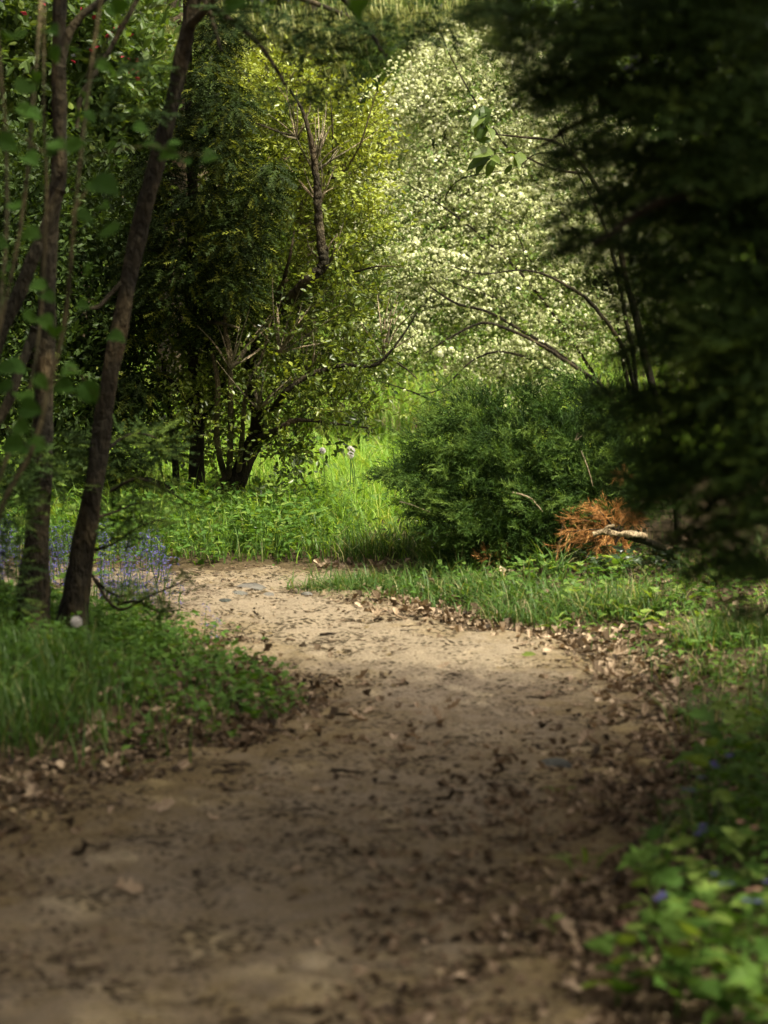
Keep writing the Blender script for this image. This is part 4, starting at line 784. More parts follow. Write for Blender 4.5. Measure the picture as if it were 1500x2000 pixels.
for q, (x0, y0, x1, y1) in enumerate([(945, 205, 950, 245), (960, 212, 920, 262), (945, 225, 922, 245), (952, 240, 932, 272), (940, 240, 945, 260), (950, 246, 967, 266), (955, 215, 915, 232), (960, 275, 930, 272), (965, 296, 925, 300), (960, 305, 912, 325), (965, 310, 950, 345), (955, 306, 975, 312), (950, 312, 928, 338), (975, 290, 990, 300), (1025, 300, 1005, 320), (1040, 290, 1045, 300), (1000, 322, 985, 340),
                                  (1250, 545, 1262, 575), (1245, 540, 1235, 568), (1300, 450, 1325, 440), (1295, 455, 1310, 480), (1320, 445, 1345, 470), (1255, 600, 1270, 640), (1265, 505, 1230, 520), (1340, 600, 1360, 560), (1350, 560, 1330, 590), (1000, 300, 1020, 322), (1262, 490, 1290, 500), (1285, 470, 1270, 500)]):
    A, B = at(x0, y0, D8 - .02), at(x1, y1, D8 - .06 + .05 * math.sin(q * 2.1)); fr = frames([B - A], [(rng.normal(0, .5), -.8, .5)], .2)[0]
    put('leaf', cms[q % 3], ch, A - b8, fr, float(np.linalg.norm(B - A)) * 1.0)

# ------------------------------------------------------------------ shrubs and trees that close the view
def shrub(name, base, cl, n, tpl, per, size, mat, tf, label, cat, group=None, trunkr=.05, ln=.2, part='foliage', bk='bark_dark', **kw):
    o = thing(name, base, label, cat, group); base = np.array(base, float)
    top = np.mean([c[0] for c in cl], 0); zt = max(c[0][2] for c in cl)
    s = Soup(); tube(s, [base - (0, 0, .1), base * .6 + top * .4 - (0, 0, .0), np.array([top[0], top[1], zt])], [trunkr, trunkr * .7, trunkr * .2], 20, 9, .08); s.build('trunk', M[bk], o, True)
    for c, r in cl[:6]:
        s = Soup(); a = base * .65 + top * .35; tube(s, [a, (a + c) / 2 + rng.normal(0, .1, 3), c], [trunkr * .45, trunkr * .3, trunkr * .1], 14, 6); s.build('limb', M[bk], o, True)
    s = Soup(); twigs(s, None, cl, n, ln, tpl, per, size, tf, **kw); s.build(part, M[mat], o); return o
gz = lambda x, y: float(ground(np.array([x]), np.array([y]))[0])
nf = lambda a, b, f=3: (lambda q: a + b * (fbm(q[:, 0] * f, q[:, 2] * f, 130) - .5) * 2)
pc = lambda L, d: [pxclump(a, b, d + dd, rx, ry, .3) for a, b, rx, ry, dd in L]
x = at(20, 900, 13.6)[0]
shrub('evergreen_shrub', (x, 13.6, gz(x, 13.6)), pc([(30, 500, 110, 110, 0), (150, 420, 100, 100, .3), (60, 700, 120, 110, 0), (170, 600, 90, 100, .2), (190, 760, 80, 90, .2), (40, 880, 110, 90, 0), (150, 900, 90, 80, .2), (-60, 600, 120, 300, .2), (120, 1000, 120, 50, .2), (250, 480, 60, 90, .6), (230, 690, 60, 90, .5), (0, 1010, 100, 50, 0), (40, 340, 100, 80, .3)], 13.4), 3400, [LEAF, SMALL], 8, .042, 'dim', nf(.3, .25), 'dense dark evergreen shrub filling the gap behind the upright trunk', 'shrub')
x = at(190, 900, 17)[0]
rb = shrub('rhododendron_shrub', (x, 16.6, gz(x, 16.6)), pc([(230, 60, 90, 60, 0), (270, 140, 60, 50, -.2), (150, 100, 90, 80, .1), (60, 120, 90, 100, .2), (180, 240, 120, 80, 0), (60, 280, 110, 90, .2), (200, 340, 90, 80, .1), (30, -40, 120, 80, .2), (250, 230, 50, 50, -.1), (100, 420, 140, 90, .2)], 16.6), 1900, [LEAF], 7, .07, 'broad', nf(.5, .35), 'green shrub dotted with crimson flowers seen high between the two dark trunks', 'shrub', bk='bark_grey')
t = Soup()
for q in range(9):
    a = q * .7; u = np.array([[math.cos(a * 9), math.sin(a * 9), .6]]); t.stamp(SMALL, [(0, 0, 0)], frames(u, [(0, 0, 1.)], .2), .9, [q / 9])
fm = t.mesh('flower', M['red'])
for a, b in [(88, 15), (150, 17), (183, 42), (200, 75), (243, 65), (250, 77), (205, 80), (215, 70), (140, 122), (258, 127), (265, 123), (253, 146), (240, 150), (232, 155), (280, 165), (272, 180), (250, 140), (190, 105), (62, 30), (85, 10), (238, 112), (180, 95), (220, 62), (268, 150)]:
    put('flower', fm, rb, at(a + rng.normal(0, 4), b + rng.normal(0, 4), 16.2) - np.array(rb['base']), frames([rng.normal(0, 1, 3)])[0], rng.uniform(.04, .058))

# pale weeping pine at the back, long strands
x = at(330, 700, 20)[0]
wp = thing('weeping_pine', (x, 20, gz(x, 20)), 'pale weeping conifer with long straw coloured hanging strands behind the holly', 'tree')
s = Soup(); tube(s, pxline([(330, 800), (335, 500), (340, 200), (345, -100), (350, -400)], 20.0), np.array([30, 26, 22, 16, 6]) * 20 / F, 30, 10); s.build('trunk', M['bark_grey'], wp, True)
for L in [[(340, 40), (450, 0), (560, -10), (700, 40)], [(340, 150), (290, 100), (240, 120)], [(340, -40), (480, -60), (640, -80), (820, -40)], [(340, 250), (320, 200), (280, 190)]]:
    s = Soup(); tube(s, pxline(L, 19.6), np.linspace(9, 4, len(L)) * 19.6 / F, None, 7); s.build('limb', M['bark_grey'], wp, True)
s = Soup(); cl = [pxclump(a, b, 19.7, rx, ry, .35) for a, b, rx, ry in [(320, 60, 50, 60), (300, 150, 40, 60), (310, 220, 40, 40), (450, 30, 70, 40), (560, 50, 80, 50), (660, 40, 90, 50), (480, 100, 60, 40), (430, 20, 60, 40), (760, 10, 80, 40), (900, 30, 100, 50), (860, 100, 90, 60), (780, 300, 40, 60), (760, 220, 50, 60), (620, 160, 90, 50)]]
P, u, _ = in_clumps(cl, 5200); blades(s, P, -rng.uniform(.12, .38, 5200), rng.uniform(.004, .009, 5200), rng.uniform(0, .9, 5200), 1.1, 3, (-.3, 0))
s.build('hanging_strands', M['straw'], wp)
x = at(745, 800, 21)[0]
cyp = thing('cypress_tree', (x, 21, gz(x, 21)), 'narrow bright green cypress rising between holly and blossom', 'tree')
s = Soup(); tube(s, pxline([(745, 820), (745, 400), (748, 0), (750, -300)], 21.0), np.array([18, 15, 10, 3]) * 21 / F, 24, 9); s.build('trunk', M['bark_red'], cyp, True)
s = Soup(); cl = [pxclump(a, b, 21, rx, ry, .3) for a, b, rx, ry in [(745, 20, 44, 60), (750, 100, 46, 60), (740, 180, 50, 60), (745, 280, 56, 70), (740, 400, 60, 90), (745, 550, 66, 100), (740, 700, 70, 90), (750, -80, 36, 60), (750, -160, 22, 50)]]
n = 4500; P, u, _ = in_clumps(cl, n); d = nrm(u * .6 + rng.normal(0, .35, (n, 3)) + (0, 0, .6))
for j in range(4): s.stamp(JUN_SP[j], P[j::4], frames(d[j::4], None, .8), rng.uniform(.07, .15, len(P[j::4])), np.clip(rng.normal(.75, .2, len(P[j::4])), 0, 1))
s.build('crown', M['juniper'], cyp)
x = at(600, 800, 22.5)[0]
pf = thing('pale_fir', (x, 22.5, gz(x, 22.5)), 'soft grey green fir behind the top of the holly', 'tree')
s = Soup(); tube(s, pxline([(600, 820), (600, 400), (605, 0), (605, -500)], 22.5), np.array([24, 20, 15, 3]) * 22.5 / F, 24, 9); s.build('trunk', M['bark_grey'], pf, True)
s = Soup(); cl = [pxclump(a, b, 22.5, rx, ry, .4) for a, b, rx, ry in [(600, 140, 100, 30), (660, 130, 50, 24), (560, 200, 110, 40), (620, 280, 130, 50), (590, 380, 140, 60), (600, 500, 150, 70), (600, 640, 160, 80), (600, 60, 80, 30), (605, -20, 70, 40), (605, -120, 60, 60), (605, -240, 50, 70), (605, -380, 30, 80)]]
n = 3000; P, u, _ = in_clumps(cl, n); d = nrm(u * (1, 1, .2) + rng.normal(0, .4, (n, 3)) + (0, 0, .15))
for j in range(4): s.stamp(SOFT_SP[j], P[j::4], frames(d[j::4], None, .5), rng.uniform(.09, .2, len(P[j::4])), np.clip(rng.normal(.75, .2, len(P[j::4])), 0, 1))
s.build('crown', M['conifer'], pf)

# trees at the back of the meadow
BT = [(-7.5, 24, 4.2, 'dim', .45, 'broad dark crowned tree at the far left end of the meadow edge'), (-5.2, 27, 5.6, 'broad', .55, 'tall light green tree behind the weeping conifer'), (-3.4, 24.5, 4.8, 'dim', .6, 'dark green tree behind the crimson flowered shrub'), (-1.4, 27.5, 6.0, 'broad', .5, 'big leafy tree behind holly and cypress'),
      (.4, 26, 5.0, 'hawthorn', .4, 'pale green tree straight behind the cypress'), (2.0, 24.5, 4.6, 'broad', .45, 'leafy tree straight behind the blossom bush'), (3.8, 27, 5.6, 'dim', .5, 'dark leafy tree behind the right end of the blossom bush'), (5.8, 25, 4.8, 'broad', .5, 'rounded green tree behind the yew'), (8.2, 28, 6.0, 'dim', .5, 'tall dark tree at the far right end of the meadow edge'),
      (-2.6, 31, 7, 'broad', .7, 'tallest yellowish tree of the row in the back'), (1.4, 31, 7, 'dim', .7, 'tall shaded tree in the second row behind the cypress')]
for x, y, hgt, mt, tn, lab in BT:
    z = gz(x, y); cl = []
    for q in range(11):
        a = rng.uniform(0, 6.28); t = rng.uniform(.12, .9); rr = (.9 + .5 * math.sin(3.1 * t)) * hgt * .2
        cl.append((np.array([x + math.cos(a) * rr * .8, y + math.sin(a) * rr * .8, z + hgt * t]), np.array([rr * .75, rr * .75, rr * .55])))
    shrub('background_tree', (x, y, z), cl, 1250, [SMALL], 7, .10, mt, nf(tn, .3, 1.2), lab, 'tree', 'trees behind the meadow', .11, .32, 'crown')
s = Soup()
P = np.stack([rng.uniform(-15, 15, 16000), rng.uniform(33, 37, 16000), rng.uniform(-.2, 1, 16000)], -1); P[:, 2] = ground(P[:, 0], P[:, 1]) + P[:, 2] * (6 + 2 * vnoise(P[:, 0] * .5, P[:, 1] * .5, 140))
s.stamp(SMALL, P, frames(rng.normal(0, 1, P.shape), rng.normal(0, 1, P.shape) + (0, -.5, .5)), rng.uniform(.14, .32, len(P)), np.clip(rng.normal(.45, .25, len(P)), 0, 1))
tag(s.build('far_woodland', M['dim'], None, False, 'stuff'), 'far mass of woodland foliage closing the view', 'woodland')
# the oak that stands outside the view and shades the near part of the path
ob = np.array([2.0, .6, gz(2.0, .6)])
oak = thing('oak_tree', ob, 'spreading oak beside the path whose crown shades its near part', 'tree')
s = Soup(); tube(s, [ob + v for v in [(0, 0, -.1), (0, 0, 1.2), (-.1, 0, 3), (-.2, .1, 5), (-.2, .1, 7)]], [.34, .27, .22, .14, .04], 30, 14, .1); s.build('trunk', M['bark_grey'], oak, True)
s = Soup(); cl = []
for q in range(46):
    cl.append((np.array([rng.uniform(-.9, 2.5), rng.uniform(.0, 6.0), rng.uniform(4.6, 6.6)]), np.array([.9, .9, .5])))
cl += [(np.array(c), np.array([.9, .9, .5])) for c in [(2.35, 3.4, 5.4), (2.1, 3.2, 5.2), (1.9, 3.9, 5.8), (2.2, 4.3, 5.0)]]
for c, r in cl[:10]:
    t = Soup(); tube(t, [ob + (0, 0, 2.6), (ob + (0, 0, 3.2)) * .5 + c * .5, c], [.1, .07, .02], 12, 7); t.build('limb', M['bark_grey'], oak, True)
twigs(s, None, cl, 5200, .45, [SMALL], 8, .115, lambda q: .5, tilt=.8); s.build('crown', M['broad'], oak)
# ------------------------------------------------------------------ plants with leaves one can pick apart
def plant_proto(name, tpls, mat, nl, size, height, label, cat, group, tints=(.2, .9), spread=1.0, flower=None, upright=.25, seed=0):
    g = np.random.default_rng(seed); o = thing(name, (0, 0, 0), label, cat, group)
    s = Soup(); st = np.array([(0, 0, -.02), (.01 * g.normal(), .01 * g.normal(), height * .5), (.02 * g.normal(), .02 * g.normal(), height)]); tube(s, st, [.0028, .0022, .0012], 8, 5); s.build('stem', M[mat], o, True)
    ms = []
    for q, tp in enumerate(tpls):
        t = Soup(); t.stamp(tp, [(0, 0, 0)], frames([(0, 1., 0)], [(0, 0, 1.)]), 1.0, [tints[0] + (tints[1] - tints[0]) * q / max(1, len(tpls) - 1)]); ms.append(t.mesh('leaf', M[mat]))
    for q in range(nl):
        t = (q + 1) / nl; a = q * 2.4 + g.uniform(-.4, .4); d = np.array([[math.cos(a), math.sin(a), upright + g.normal(0, .15)]])
        p = np.array([0, 0, height * (.15 + .85 * t)]) + d[0] * size * .25 * spread
        put('leaf', ms[q % len(ms)], o, p, frames(d, [(0, 0, 1.)], .2)[0], size * (1.15 - .5 * t) * g.uniform(.8, 1.15))
    if flower:
        for q in range(3):
            put('flower', flower, o, (g.normal(0, .02), g.normal(0, .02), height * g.uniform(.9, 1.15)), None, 1)
    return o
def plants(proto, P, labels, smin=.75, smax=1.25):
    for j, p in enumerate(P):
        o = proto if j == 0 else copy_tree(proto)
        o.location = tuple(map(float, p)); o.rotation_euler = (float(rng.normal(0, .1)), float(rng.normal(0, .1)), float(rng.uniform(0, 6.28))); q = float(rng.uniform(smin, smax)); o.scale = (q, q, q)
        u_ = (q - smin) / (smax - smin); o['label'] = ('largest-leaved ' if u_ > .85 else 'big ' if u_ > .6 else 'small ' if u_ < .15 else 'smallish ' if u_ < .4 else '') + labels
t = Soup()
for q in range(5):
    a = q * 1.2566; t.stamp(ROUND, [(0, 0, 0)], frames([(math.cos(a), math.sin(a), .25)], [(0, 0, 1.)]), .012, [.3 + .1 * q])
BLUEF = t.mesh('flower', M['blue'])
t = Soup()
for q in range(6):
    a = q * 1.047; t.stamp(ROUND, [(0, 0, 0)], frames([(math.cos(a), math.sin(a), .5)], [(0, 0, 1.)]), .011, [.3 + .1 * q])
PINKF = t.mesh('flower', M['pink'])

# near verge on the lower right
near = [(1400, 1560), (1470, 1540), (1340, 1640), (1430, 1640), (1490, 1650), (1300, 1720), (1370, 1740), (1450, 1740), (1280, 1790), (1340, 1830), (1420, 1830), (1490, 1840), (1300, 1880), (1380, 1910), (1460, 1920), (1320, 1960), (1420, 1985), (1490, 1990), (1260, 1850), (1210, 1940), (1480, 1450), (1430, 1480), (1390, 1600), (1350, 1770)]
P = ground_at([a for a, b in near], [b + 40 for a, b in near])
for q, (nm, tp, mt, fl, grp, lab) in enumerate([('leafy_weed', NETTLE, 'herb', None, 'leafy weeds on the near verge', 'soft green toothed weed on the near verge under the yew'), ('lobed_weed', MAPLE, 'herb', None, 'lobed weeds on the near verge', 'lobed bright green weed on the near verge under the yew'),
                                                ('forget_me_not', STRAP, 'herb', BLUEF, 'forget-me-nots on the near verge', 'small plant with tiny blue flowers on the near verge'), ('dead_nettle', HEART, 'herb', PINKF, 'dead-nettles on the near verge', 'leafy plant with dull pink flowers on the near verge')]):
    pr = plant_proto(nm, tp, mt, 12, (.085, .095, .05, .065)[q], (.2, .15, .2, .17)[q], lab, 'plant', grp, (.35, 1), 1.0, fl, .2, 200 + q); plants(pr, P[q::4], lab, .8, 1.3)
P = ground_at([1140, 1075, 1090, 1285, 1130], [1735, 1835, 1560, 1660, 1705])
for q, lab in enumerate(['single upright seedling leaf pair alone in the brown litter', 'tiny seedling nearest the camera in the litter beside the path', 'small seedling at the dark damp patch of the path', 'seedling in the litter close under the near verge plants', 'short green blade-leaved seedling beside the upright one']):
    pr = plant_proto('seedling', STRAP + HEART[:1], 'lime', 3 + q % 2, (.10, .05, .05, .06, .06)[q], (.03, .03, .02, .03, .02)[q], lab, 'plant', 'seedlings in the litter', (.2, .8), 1, None, 1.3 if q == 0 else .6, 220 + q); pr.location = tuple(map(float, P[q]))

# pale seedlings on the shady verge under juniper and yew
mid = [(1020, 1115), (1060, 1120), (1195, 1105), (1210, 1120), (1140, 1135), (1165, 1150), (1120, 1150), (1185, 1160), (1230, 1160), (1240, 1175), (1160, 1180), (1205, 1195), (1120, 1175), (1320, 1160), (1345, 1180), (1370, 1165), (1400, 1150), (1440, 1130), (1470, 1180), (1280, 1195), (1350, 1215), (1400, 1225), (1300, 1240), (1090, 1225), (1250, 1215)]
P = ground_at([a for a, b in mid], [b + 14 for a, b in mid])
for q in range(3):
    lab = ('pale green heart-leaved seedling on the verge under the juniper', 'lobed bright seedling on the shady verge before the yew', 'narrow leaved pale seedling among dead leaves on the verge')[q]
    pr = plant_proto('verge_seedling', (HEART, MAPLE, STRAP + NETTLE[:1])[q], 'lime', 7, (.062, .06, .075)[q], (.07, .1, .05)[q], lab, 'plant', ('heart-leaved seedlings', 'lobed seedlings', 'narrow seedlings')[q], (0, 1), 1, None, .35, 240 + q); plants(pr, P[q::3], lab, .7, 1.25)
# ivy under the juniper
P = ground_at(rng.uniform(1130, 1330, 12), rng.uniform(1085, 1140, 12)); pr = plant_proto('ivy_plant', MAPLE[:2], 'ivy', 9, .07, .08, 'dark glossy ivy trailing under the dead branch', 'plant', 'ivy under the dead branch', (0, 1), 1.5, None, .1, 260); plants(pr, P, 'dark glossy ivy trailing under the dead branch')
# nettles and saplings on the slope at the far edge of the path
P = ground_at(rng.uniform(330, 620, 26), rng.uniform(1010, 1105, 26)); pr = plant_proto('nettle_plant', NETTLE, 'herb', 12, .07, .2, 'broad-leaved nettle on the slope below the holly', 'plant', 'nettles below the holly', (.2, 1), 1, None, .1, 270); plants(pr, P, 'broad-leaved nettle on the slope below the holly', .7, 1.2)
P = ground_at([400, 215, 170, 120], [1010, 1130, 1150, 1190])
for q, lab in enumerate(['pale lobed maple seedling at the foot of the holly', 'bright lobed seedling just beside the leaning trunk', 'lime seedling seen between the two dark trunks', 'low lime seedling at the foot of the upright trunk']):
    pr = plant_proto('maple_seedling', MAPLE, 'lime', 8, .085, (.14, .22, .2, .12)[q], lab, 'plant', 'maple seedlings', (0, 1), 1, None, .2, 280 + q); pr.location = tuple(map(float, P[q]))

# bluebells under the trees: each a stalk with bells
def bluebell(seed):
    g = np.random.default_rng(seed); o = thing('bluebell_plant', (0, 0, 0), 'x', 'flower', 'bluebells under the trees')
    hgt = .165; s = Soup(); tube(s, [(0, 0, -.02), (.005, 0, hgt * .6), (.02, 0, hgt)], [.002, .0018, .001], 8, 5); s.build('stalk', M['verge'], o, True)
    s = Soup(); n = 26; t = g.uniform(.35, 1, n); a = g.uniform(0, 6.28, n); p = np.stack([.02 * t * t + np.cos(a) * .011, np.sin(a) * .011, hgt * t], -1)
    s.stamp(SMALL, p, frames(np.stack([np.cos(a), np.sin(a), np.full(n, -.3)], -1)), g.uniform(.012, .019, n), g.uniform(0, 1, n)); s.build('petals', M['blue'], o); return o
pts = np.concatenate([np.stack([rng.uniform(190, 330, 70), rng.uniform(1075, 1190, 70)], -1), np.stack([rng.uniform(90, 145, 28), rng.uniform(1060, 1170, 28)], -1), np.stack([rng.uniform(-20, 45, 34), rng.uniform(1050, 1150, 34)], -1)])
P = ground_at(pts[:, 0], pts[:, 1] + 20); pro = [bluebell(q) for q in range(3)]
for j, p in enumerate(P):
    o = pro[j] if j < 3 else copy_tree(pro[j % 3]); o.location = tuple(map(float, p)); o.rotation_euler = (float(rng.normal(0, .12)), float(rng.normal(0, .12)), float(rng.uniform(0, 6.28))); q = float(rng.uniform(.7, 1.25)); o.scale = (q, q, q)
    o['label'] = ('tall ' if q > 1.05 else 'short ' if q < .85 else '') + ('leaning ' if abs(o.rotation_euler.x) + abs(o.rotation_euler.y) > .22 else 'upright ') + ('blue flower spike in the drift right of the leaning trunk' if j < 70 else 'blue flower spike in the gap between the two dark trunks' if j < 98 else 'blue flower spike left of the upright trunk')
for a, b, lab in [(400, 1215, 'single blue flower spike at the tip of the grassy bank'), (420, 1240, 'lone blue spike low at the edge of the path'), (320, 1150, 'blue flower spike nearest the bend of the path'), (350, 1170, 'blue flower spike standing against the pale path')]:
    o = copy_tree(pro[0]); o.location = tuple(map(float, ground_at(a, b + 30)[0])); o['label'] = lab

# dandelion clocks
def dandelion(p, hgt, lab, rad=.019):
    o = thing('dandelion_clock', p, lab, 'flower', 'dandelion clocks'); p = np.array(p)
    s = Soup(); lean_ = rng.normal(0, .015, 2); top = p + (lean_[0], lean_[1], hgt); tube(s, [p, (p + top) / 2 + (.006, 0, 0), top], [.003, .0028, .0022], 8, 6); s.build('stem', M['verge'], o, True)
    s = Soup(); n = 260; u = nrm(rng.normal(0, 1, (n, 3))); s.stamp(TRI, top + u * .004, frames(u, rng.normal(0, 1, (n, 3))), np.column_stack([np.full(n, .004), np.full(n, rad), np.ones(n)]), rng.uniform(0, 1, n))
    m = 420; u = nrm(rng.normal(0, 1, (m, 3))); s.stamp(SMALL, top + u * rad * .84, frames(rng.normal(0, 1, (m, 3)), u), .0075, rng.uniform(.3, 1, m)); sh = s.build('seed_head', M['fluff'], o)
    s = Soup(); t = np.linspace(-1, 1, 7); tube(s, [top + (0, 0, v * .005) for v in t], .005 * np.sqrt(np.clip(1.02 - t * t, .05, 1)), 9, 8); s.build('seed_core', M['litter'], sh, True)
for a, b, d, lab in [(632, 880, 13.9, 'faded white dandelion clock apart from the trio in the meadow'), (681, 877, 14.0, 'upper left fluffy dandelion clock of the meadow trio'), (696, 881, 13.9, 'largest dandelion clock at the right of the meadow trio'), (692, 890, 13.8, 'lowest dandelion clock of the meadow trio'), (147, 1214, 8.4, 'white dandelion clock in front of the leaning trunk foot')]:
    c = at(a, b, d); g0 = gz(c[0], c[1]); dandelion((c[0], c[1], g0), c[2] - g0, lab, .016 if d < 9 else .015 if a < 690 else .017)
# tiny white meadow flowers
t = Soup(); 
for q in range(5): t.stamp(SMALL, [(0, 0, 0)], frames([(math.cos(q * 1.2566), math.sin(q * 1.2566), .4)], [(0, 0, 1.)]), .011, [.7])
wf = t.mesh('petals', M['white'])
for a, b in [(842, 1080), (850, 1085), (835, 1065), (866, 1100), (590, 1075), (500, 1055), (815, 1040), (858, 1070), (845, 1095), (780, 1080)]:
    p = ground_at(a, b + 25)[0]; o = thing('white_flower', p, 'tiny white flower in the grass at the juniper foot' if a > 700 else 'tiny white flower on the slope below the holly', 'flower', 'tiny white flowers at the juniper' if a > 700 else 'tiny white flowers below the holly')
    s = Soup(); tube(s, [p - (0, 0, .01), p + (0, 0, .11)], [.0012, .001], 4, 4); s.build('stalk', M['verge'], o, True); put('petals', wf, o, (0, 0, .11))

# ------------------------------------------------------------------ fallen leaves, twigs and stones one can pick apart
ol = []
for q in range(12):
    t = Soup(); t.stamp(OAK[q % 6], [(0, 0, 0)], frames([(0, 1., 0)], [(0, 0, 1.)]), 1.0, [(.95, .8, .6, .75, .5, .9, .35, .65, 1, .45, .7, .85)[q]]); ol.append(t.mesh('fallen_leaf', M['litter']))
zones = [(90, 1230, 1330, 1300, 1480, 'oak leaf in the thick litter along the right edge of the path', 'leaves in the verge litter'), (45, 700, 1080, 1185, 1262, 'oak leaf at the grassy tip of the verge below the juniper', 'leaves below the juniper verge'), (30, 1080, 1300, 1170, 1300, 'oak leaf between the seedlings of the shady verge', 'leaves among the seedlings'),
         (40, 540, 900, 1370, 1480, 'leaf scattered on the trodden soil near the tip of the bank', 'leaves near the bank tip'), (40, 820, 1220, 1500, 1960, 'oak leaf in the damp litter under the near verge plants', 'leaves in the near litter'), (26, 0, 420, 1370, 1600, 'leaf on the bare slope of the bank', 'leaves on the bank slope'), (9, 0, 800, 1600, 1900, 'leaf lying on the near trodden path', 'leaves on the near path')]
q = 0
for n, x0, x1, y0, y1, lab, grp in zones:
    a, b = rng.uniform(x0, x1, n), rng.uniform(y0, y1, n)
    if 'thick litter' in lab: a = 1130 + (b - 1300) * .35 + rng.normal(70, 75, n)
    if 'grassy tip' in lab: b = 1185 + (a - 700) * .19 + rng.normal(8, 9, n)
    P = ground_at(a, b); yaw = rng.uniform(0, 6.28, n)
    for j in range(n):
        d = np.array([[math.cos(yaw[j]), math.sin(yaw[j]), rng.normal(.05, .15)]])
        o = put('fallen_leaf', ol[q % 12], None, P[j] + (0, 0, .016), frames(d, None, .3)[0], rng.uniform(.035, .068))
        look = ('pale', 'light tan', 'brown', 'tan', 'brown', 'pale', 'dark brown', 'brown', 'bleached', 'dark', 'tan', 'light tan')[q % 12] + ' ' + ('flat', 'curled', 'cupped', 'folded', 'rolled', 'humped')[q % 6]
        tag(o, look + ' ' + lab, 'leaf', grp); q += 1
for a, b, L, lab in [(1018, 1291, .055, 'fresh green leaf lying on the lit path'), (607, 1558, .05, 'whitish leaf lying alone in the middle of the near path'), (568, 1718, .045, 'small yellow leaf on the near path'), (215, 1750, .085, 'large ochre leaf on the near left of the path'), (285, 1598, .09, 'pale curled oak leaf on the left of the near path'), (853, 1316, .05, 'pale leaf at the shadow line across the path'), (293, 1405, .06, 'pale leaf on the bank slope below the grass')]:
    p = ground_at(a, b)[0]; m = (lm[3] if 'green' in lab else ol[8] if 'pale' in lab or 'white' in lab else ol[1]); o = put('fallen_leaf', m, None, p + (0, 0, .018), frames([(1, rng.normal(0, .4), .1)], [(0, -.6, 1)], .2)[0], L); tag(o, lab, 'leaf')
tws = []
for q in range(6):
    t = Soup(); g = np.linspace(-.5, .5, 7); tube(t, np.stack([g, rng.normal(0, .03, 7), np.abs(rng.normal(0, .012, 7))], -1), np.linspace(.05, .028, 7) * (.6 + .1 * q), 14, 6, .12); tws.append(t.mesh('twig', M['twig'], smooth=True))
tz = [(996, 1337, .085, .1, 'short thick dark twig on the lit middle of the path'), (800, 1240, .07, 0, None), (520, 1267, .06, .2, None), (640, 1265, .05, 0, None)]
for j in range(64): tz.append((rng.uniform(380, 1180), rng.uniform(1180, 1560), rng.uniform(.025, .10), rng.normal(0, .5), None))
P = ground_at([v[0] for v in tz], [v[1] for v in tz])
for j, (a, b, L, yw, lab) in enumerate(tz):
    o = put('twig', tws[j % 6], None, P[j] + (0, 0, .014), frames([(-math.sin(yw), math.cos(yw), 0)])[0], L)
    tag(o, lab or ('thin twig on the pale sunlit stretch of path' if b < 1320 else 'thin dark twig on the shaded stretch of path'), 'twig', None if lab else ('twigs on the sunlit path' if b < 1320 else 'twigs on the shaded path'))
def stone(p, sx, sy, sz, lab, seed):
    g = np.random.default_rng(seed); s = Soup(); u, v = np.meshgrid(np.linspace(0, 2 * np.pi, 15)[:-1], np.linspace(0, np.pi, 9)); nx = 14
    r = 1 + .16 * np.sin(2 * u + g.uniform(0, 6)) * np.sin(v) + .1 * np.sin(3 * u + g.uniform(0, 6)) * np.sin(v) + g.normal(0, .03, u.shape) * np.sin(v)
    V = np.stack([np.cos(u) * np.sin(v) ** .8 * r * sx, np.sin(u) * np.sin(v) ** .8 * r * sy, np.cos(v) * sz], -1).reshape(-1, 3) + p
    i = np.arange(8)[:, None] * nx; j = np.arange(nx)[None]; s.add(V, np.stack([i + j, i + nx + j, i + nx + (j + 1) % nx, i + (j + 1) % nx], -1).reshape(-1, 4), .5)
    o = s.build('stone', M['stone'], None, True); tag(o, lab, 'stone', 'flat stones in the path')
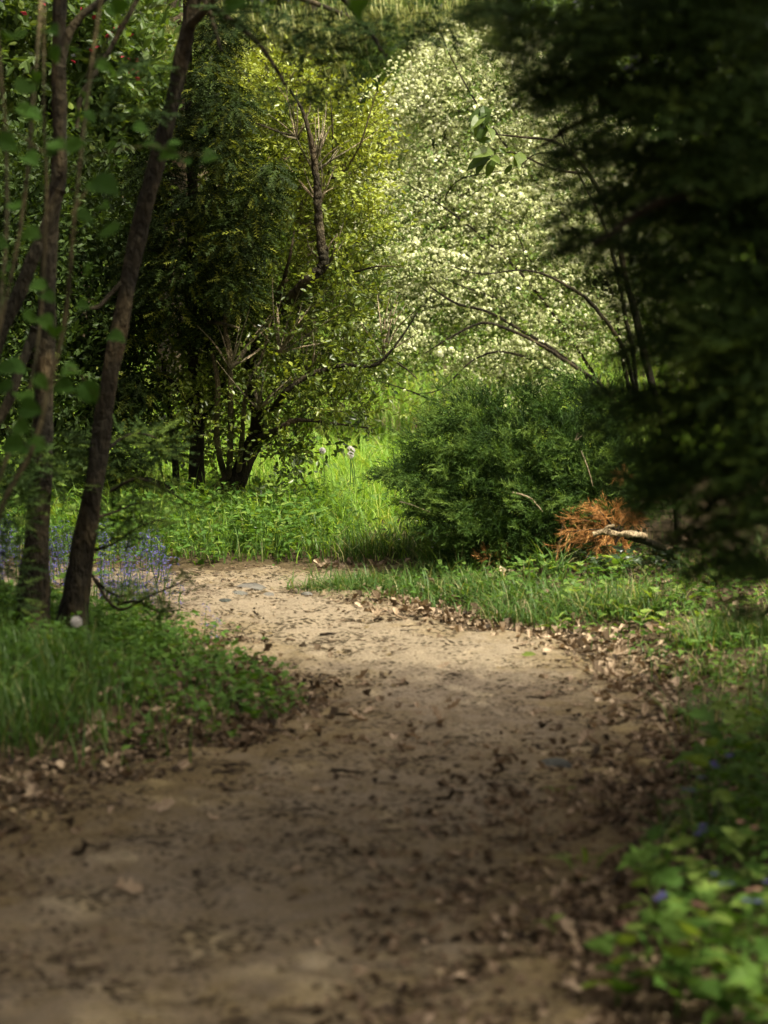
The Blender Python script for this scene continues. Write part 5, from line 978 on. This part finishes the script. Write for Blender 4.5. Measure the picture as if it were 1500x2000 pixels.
for q, (a, b, sx, sy, lab) in enumerate([(490, 1150, .07, .09, 'large flat grey stone sunk in the path by its far edge'), (440, 1178, .03, .04, 'small grey stone nearest the left bank'), (525, 1167, .03, .05, 'small stone beside the large flat one'), (465, 1165, .035, .05, 'flat stone left of the large flat one'), (600, 1166, .025, .05, 'thin flat stone in the middle of the far path'), (1085, 1500, .055, .06, 'flat bluish stone in the damp patch of the path'), (1040, 1525, .04, .05, 'half buried stone beside the bluish one')]):
    p = ground_at(a, b)[0]; stone(p + (0, 0, .004), sx, sy, .014, lab, 300 + q)
# clods of trodden earth
s = Soup(); P, _ = spots(6000, 4.6, 11.8, lambda x, y, sd: (sd > -.25) * (.35 + sstep(.4, .65, fbm(x * 2.3, y * 2.3, 97))), -2.2, 1.1); n = len(P); sz = .008 + .026 * rng.uniform(0, 1, n) ** 2.5
s.stamp(T([(.5, 0, 0), (.1, .42, 0), (-.5, .08, 0), (-.1, -.4, 0), (.05, 0, .28)], [(0, 1, 4), (1, 2, 4), (2, 3, 4), (3, 0, 4)]), P + (0, 0, .004), frames(nrm(rng.normal(0, 1, (n, 3)) * (1, 1, .08))), sz, rng.uniform(0, .75, n))
tag(s.build('soil_clods', M['path'], None, True, 'stuff'), 'small clods of trodden earth scattered on the path', 'soil')
# grit and pebbles trodden into the path
s = Soup(); OCT = T([(.5, 0, 0), (0, .42, 0), (-.5, .05, 0), (0, -.4, 0), (.05, 0, .35), (0, .05, -.3)], [(0, 1, 4), (1, 2, 4), (2, 3, 4), (3, 0, 4)])
P, _ = spots(5200, 4.6, 12, lambda x, y, sd: (sd > .02) * (.25 + sstep(.4, .65, fbm(x * 2, y * 2, 95))), -2.6, 1.0); n = len(P)
s.stamp(OCT, P + (0, 0, .010), frames(nrm(rng.normal(0, 1, (n, 3)) * (1, 1, .2))), .004 + .012 * rng.uniform(0, 1, n) ** 4, rng.uniform(0, 1, n))
tag(s.build('gravel', M['litter'], None, False, 'stuff'), 'fine grit and pebbles trodden into the path', 'gravel')
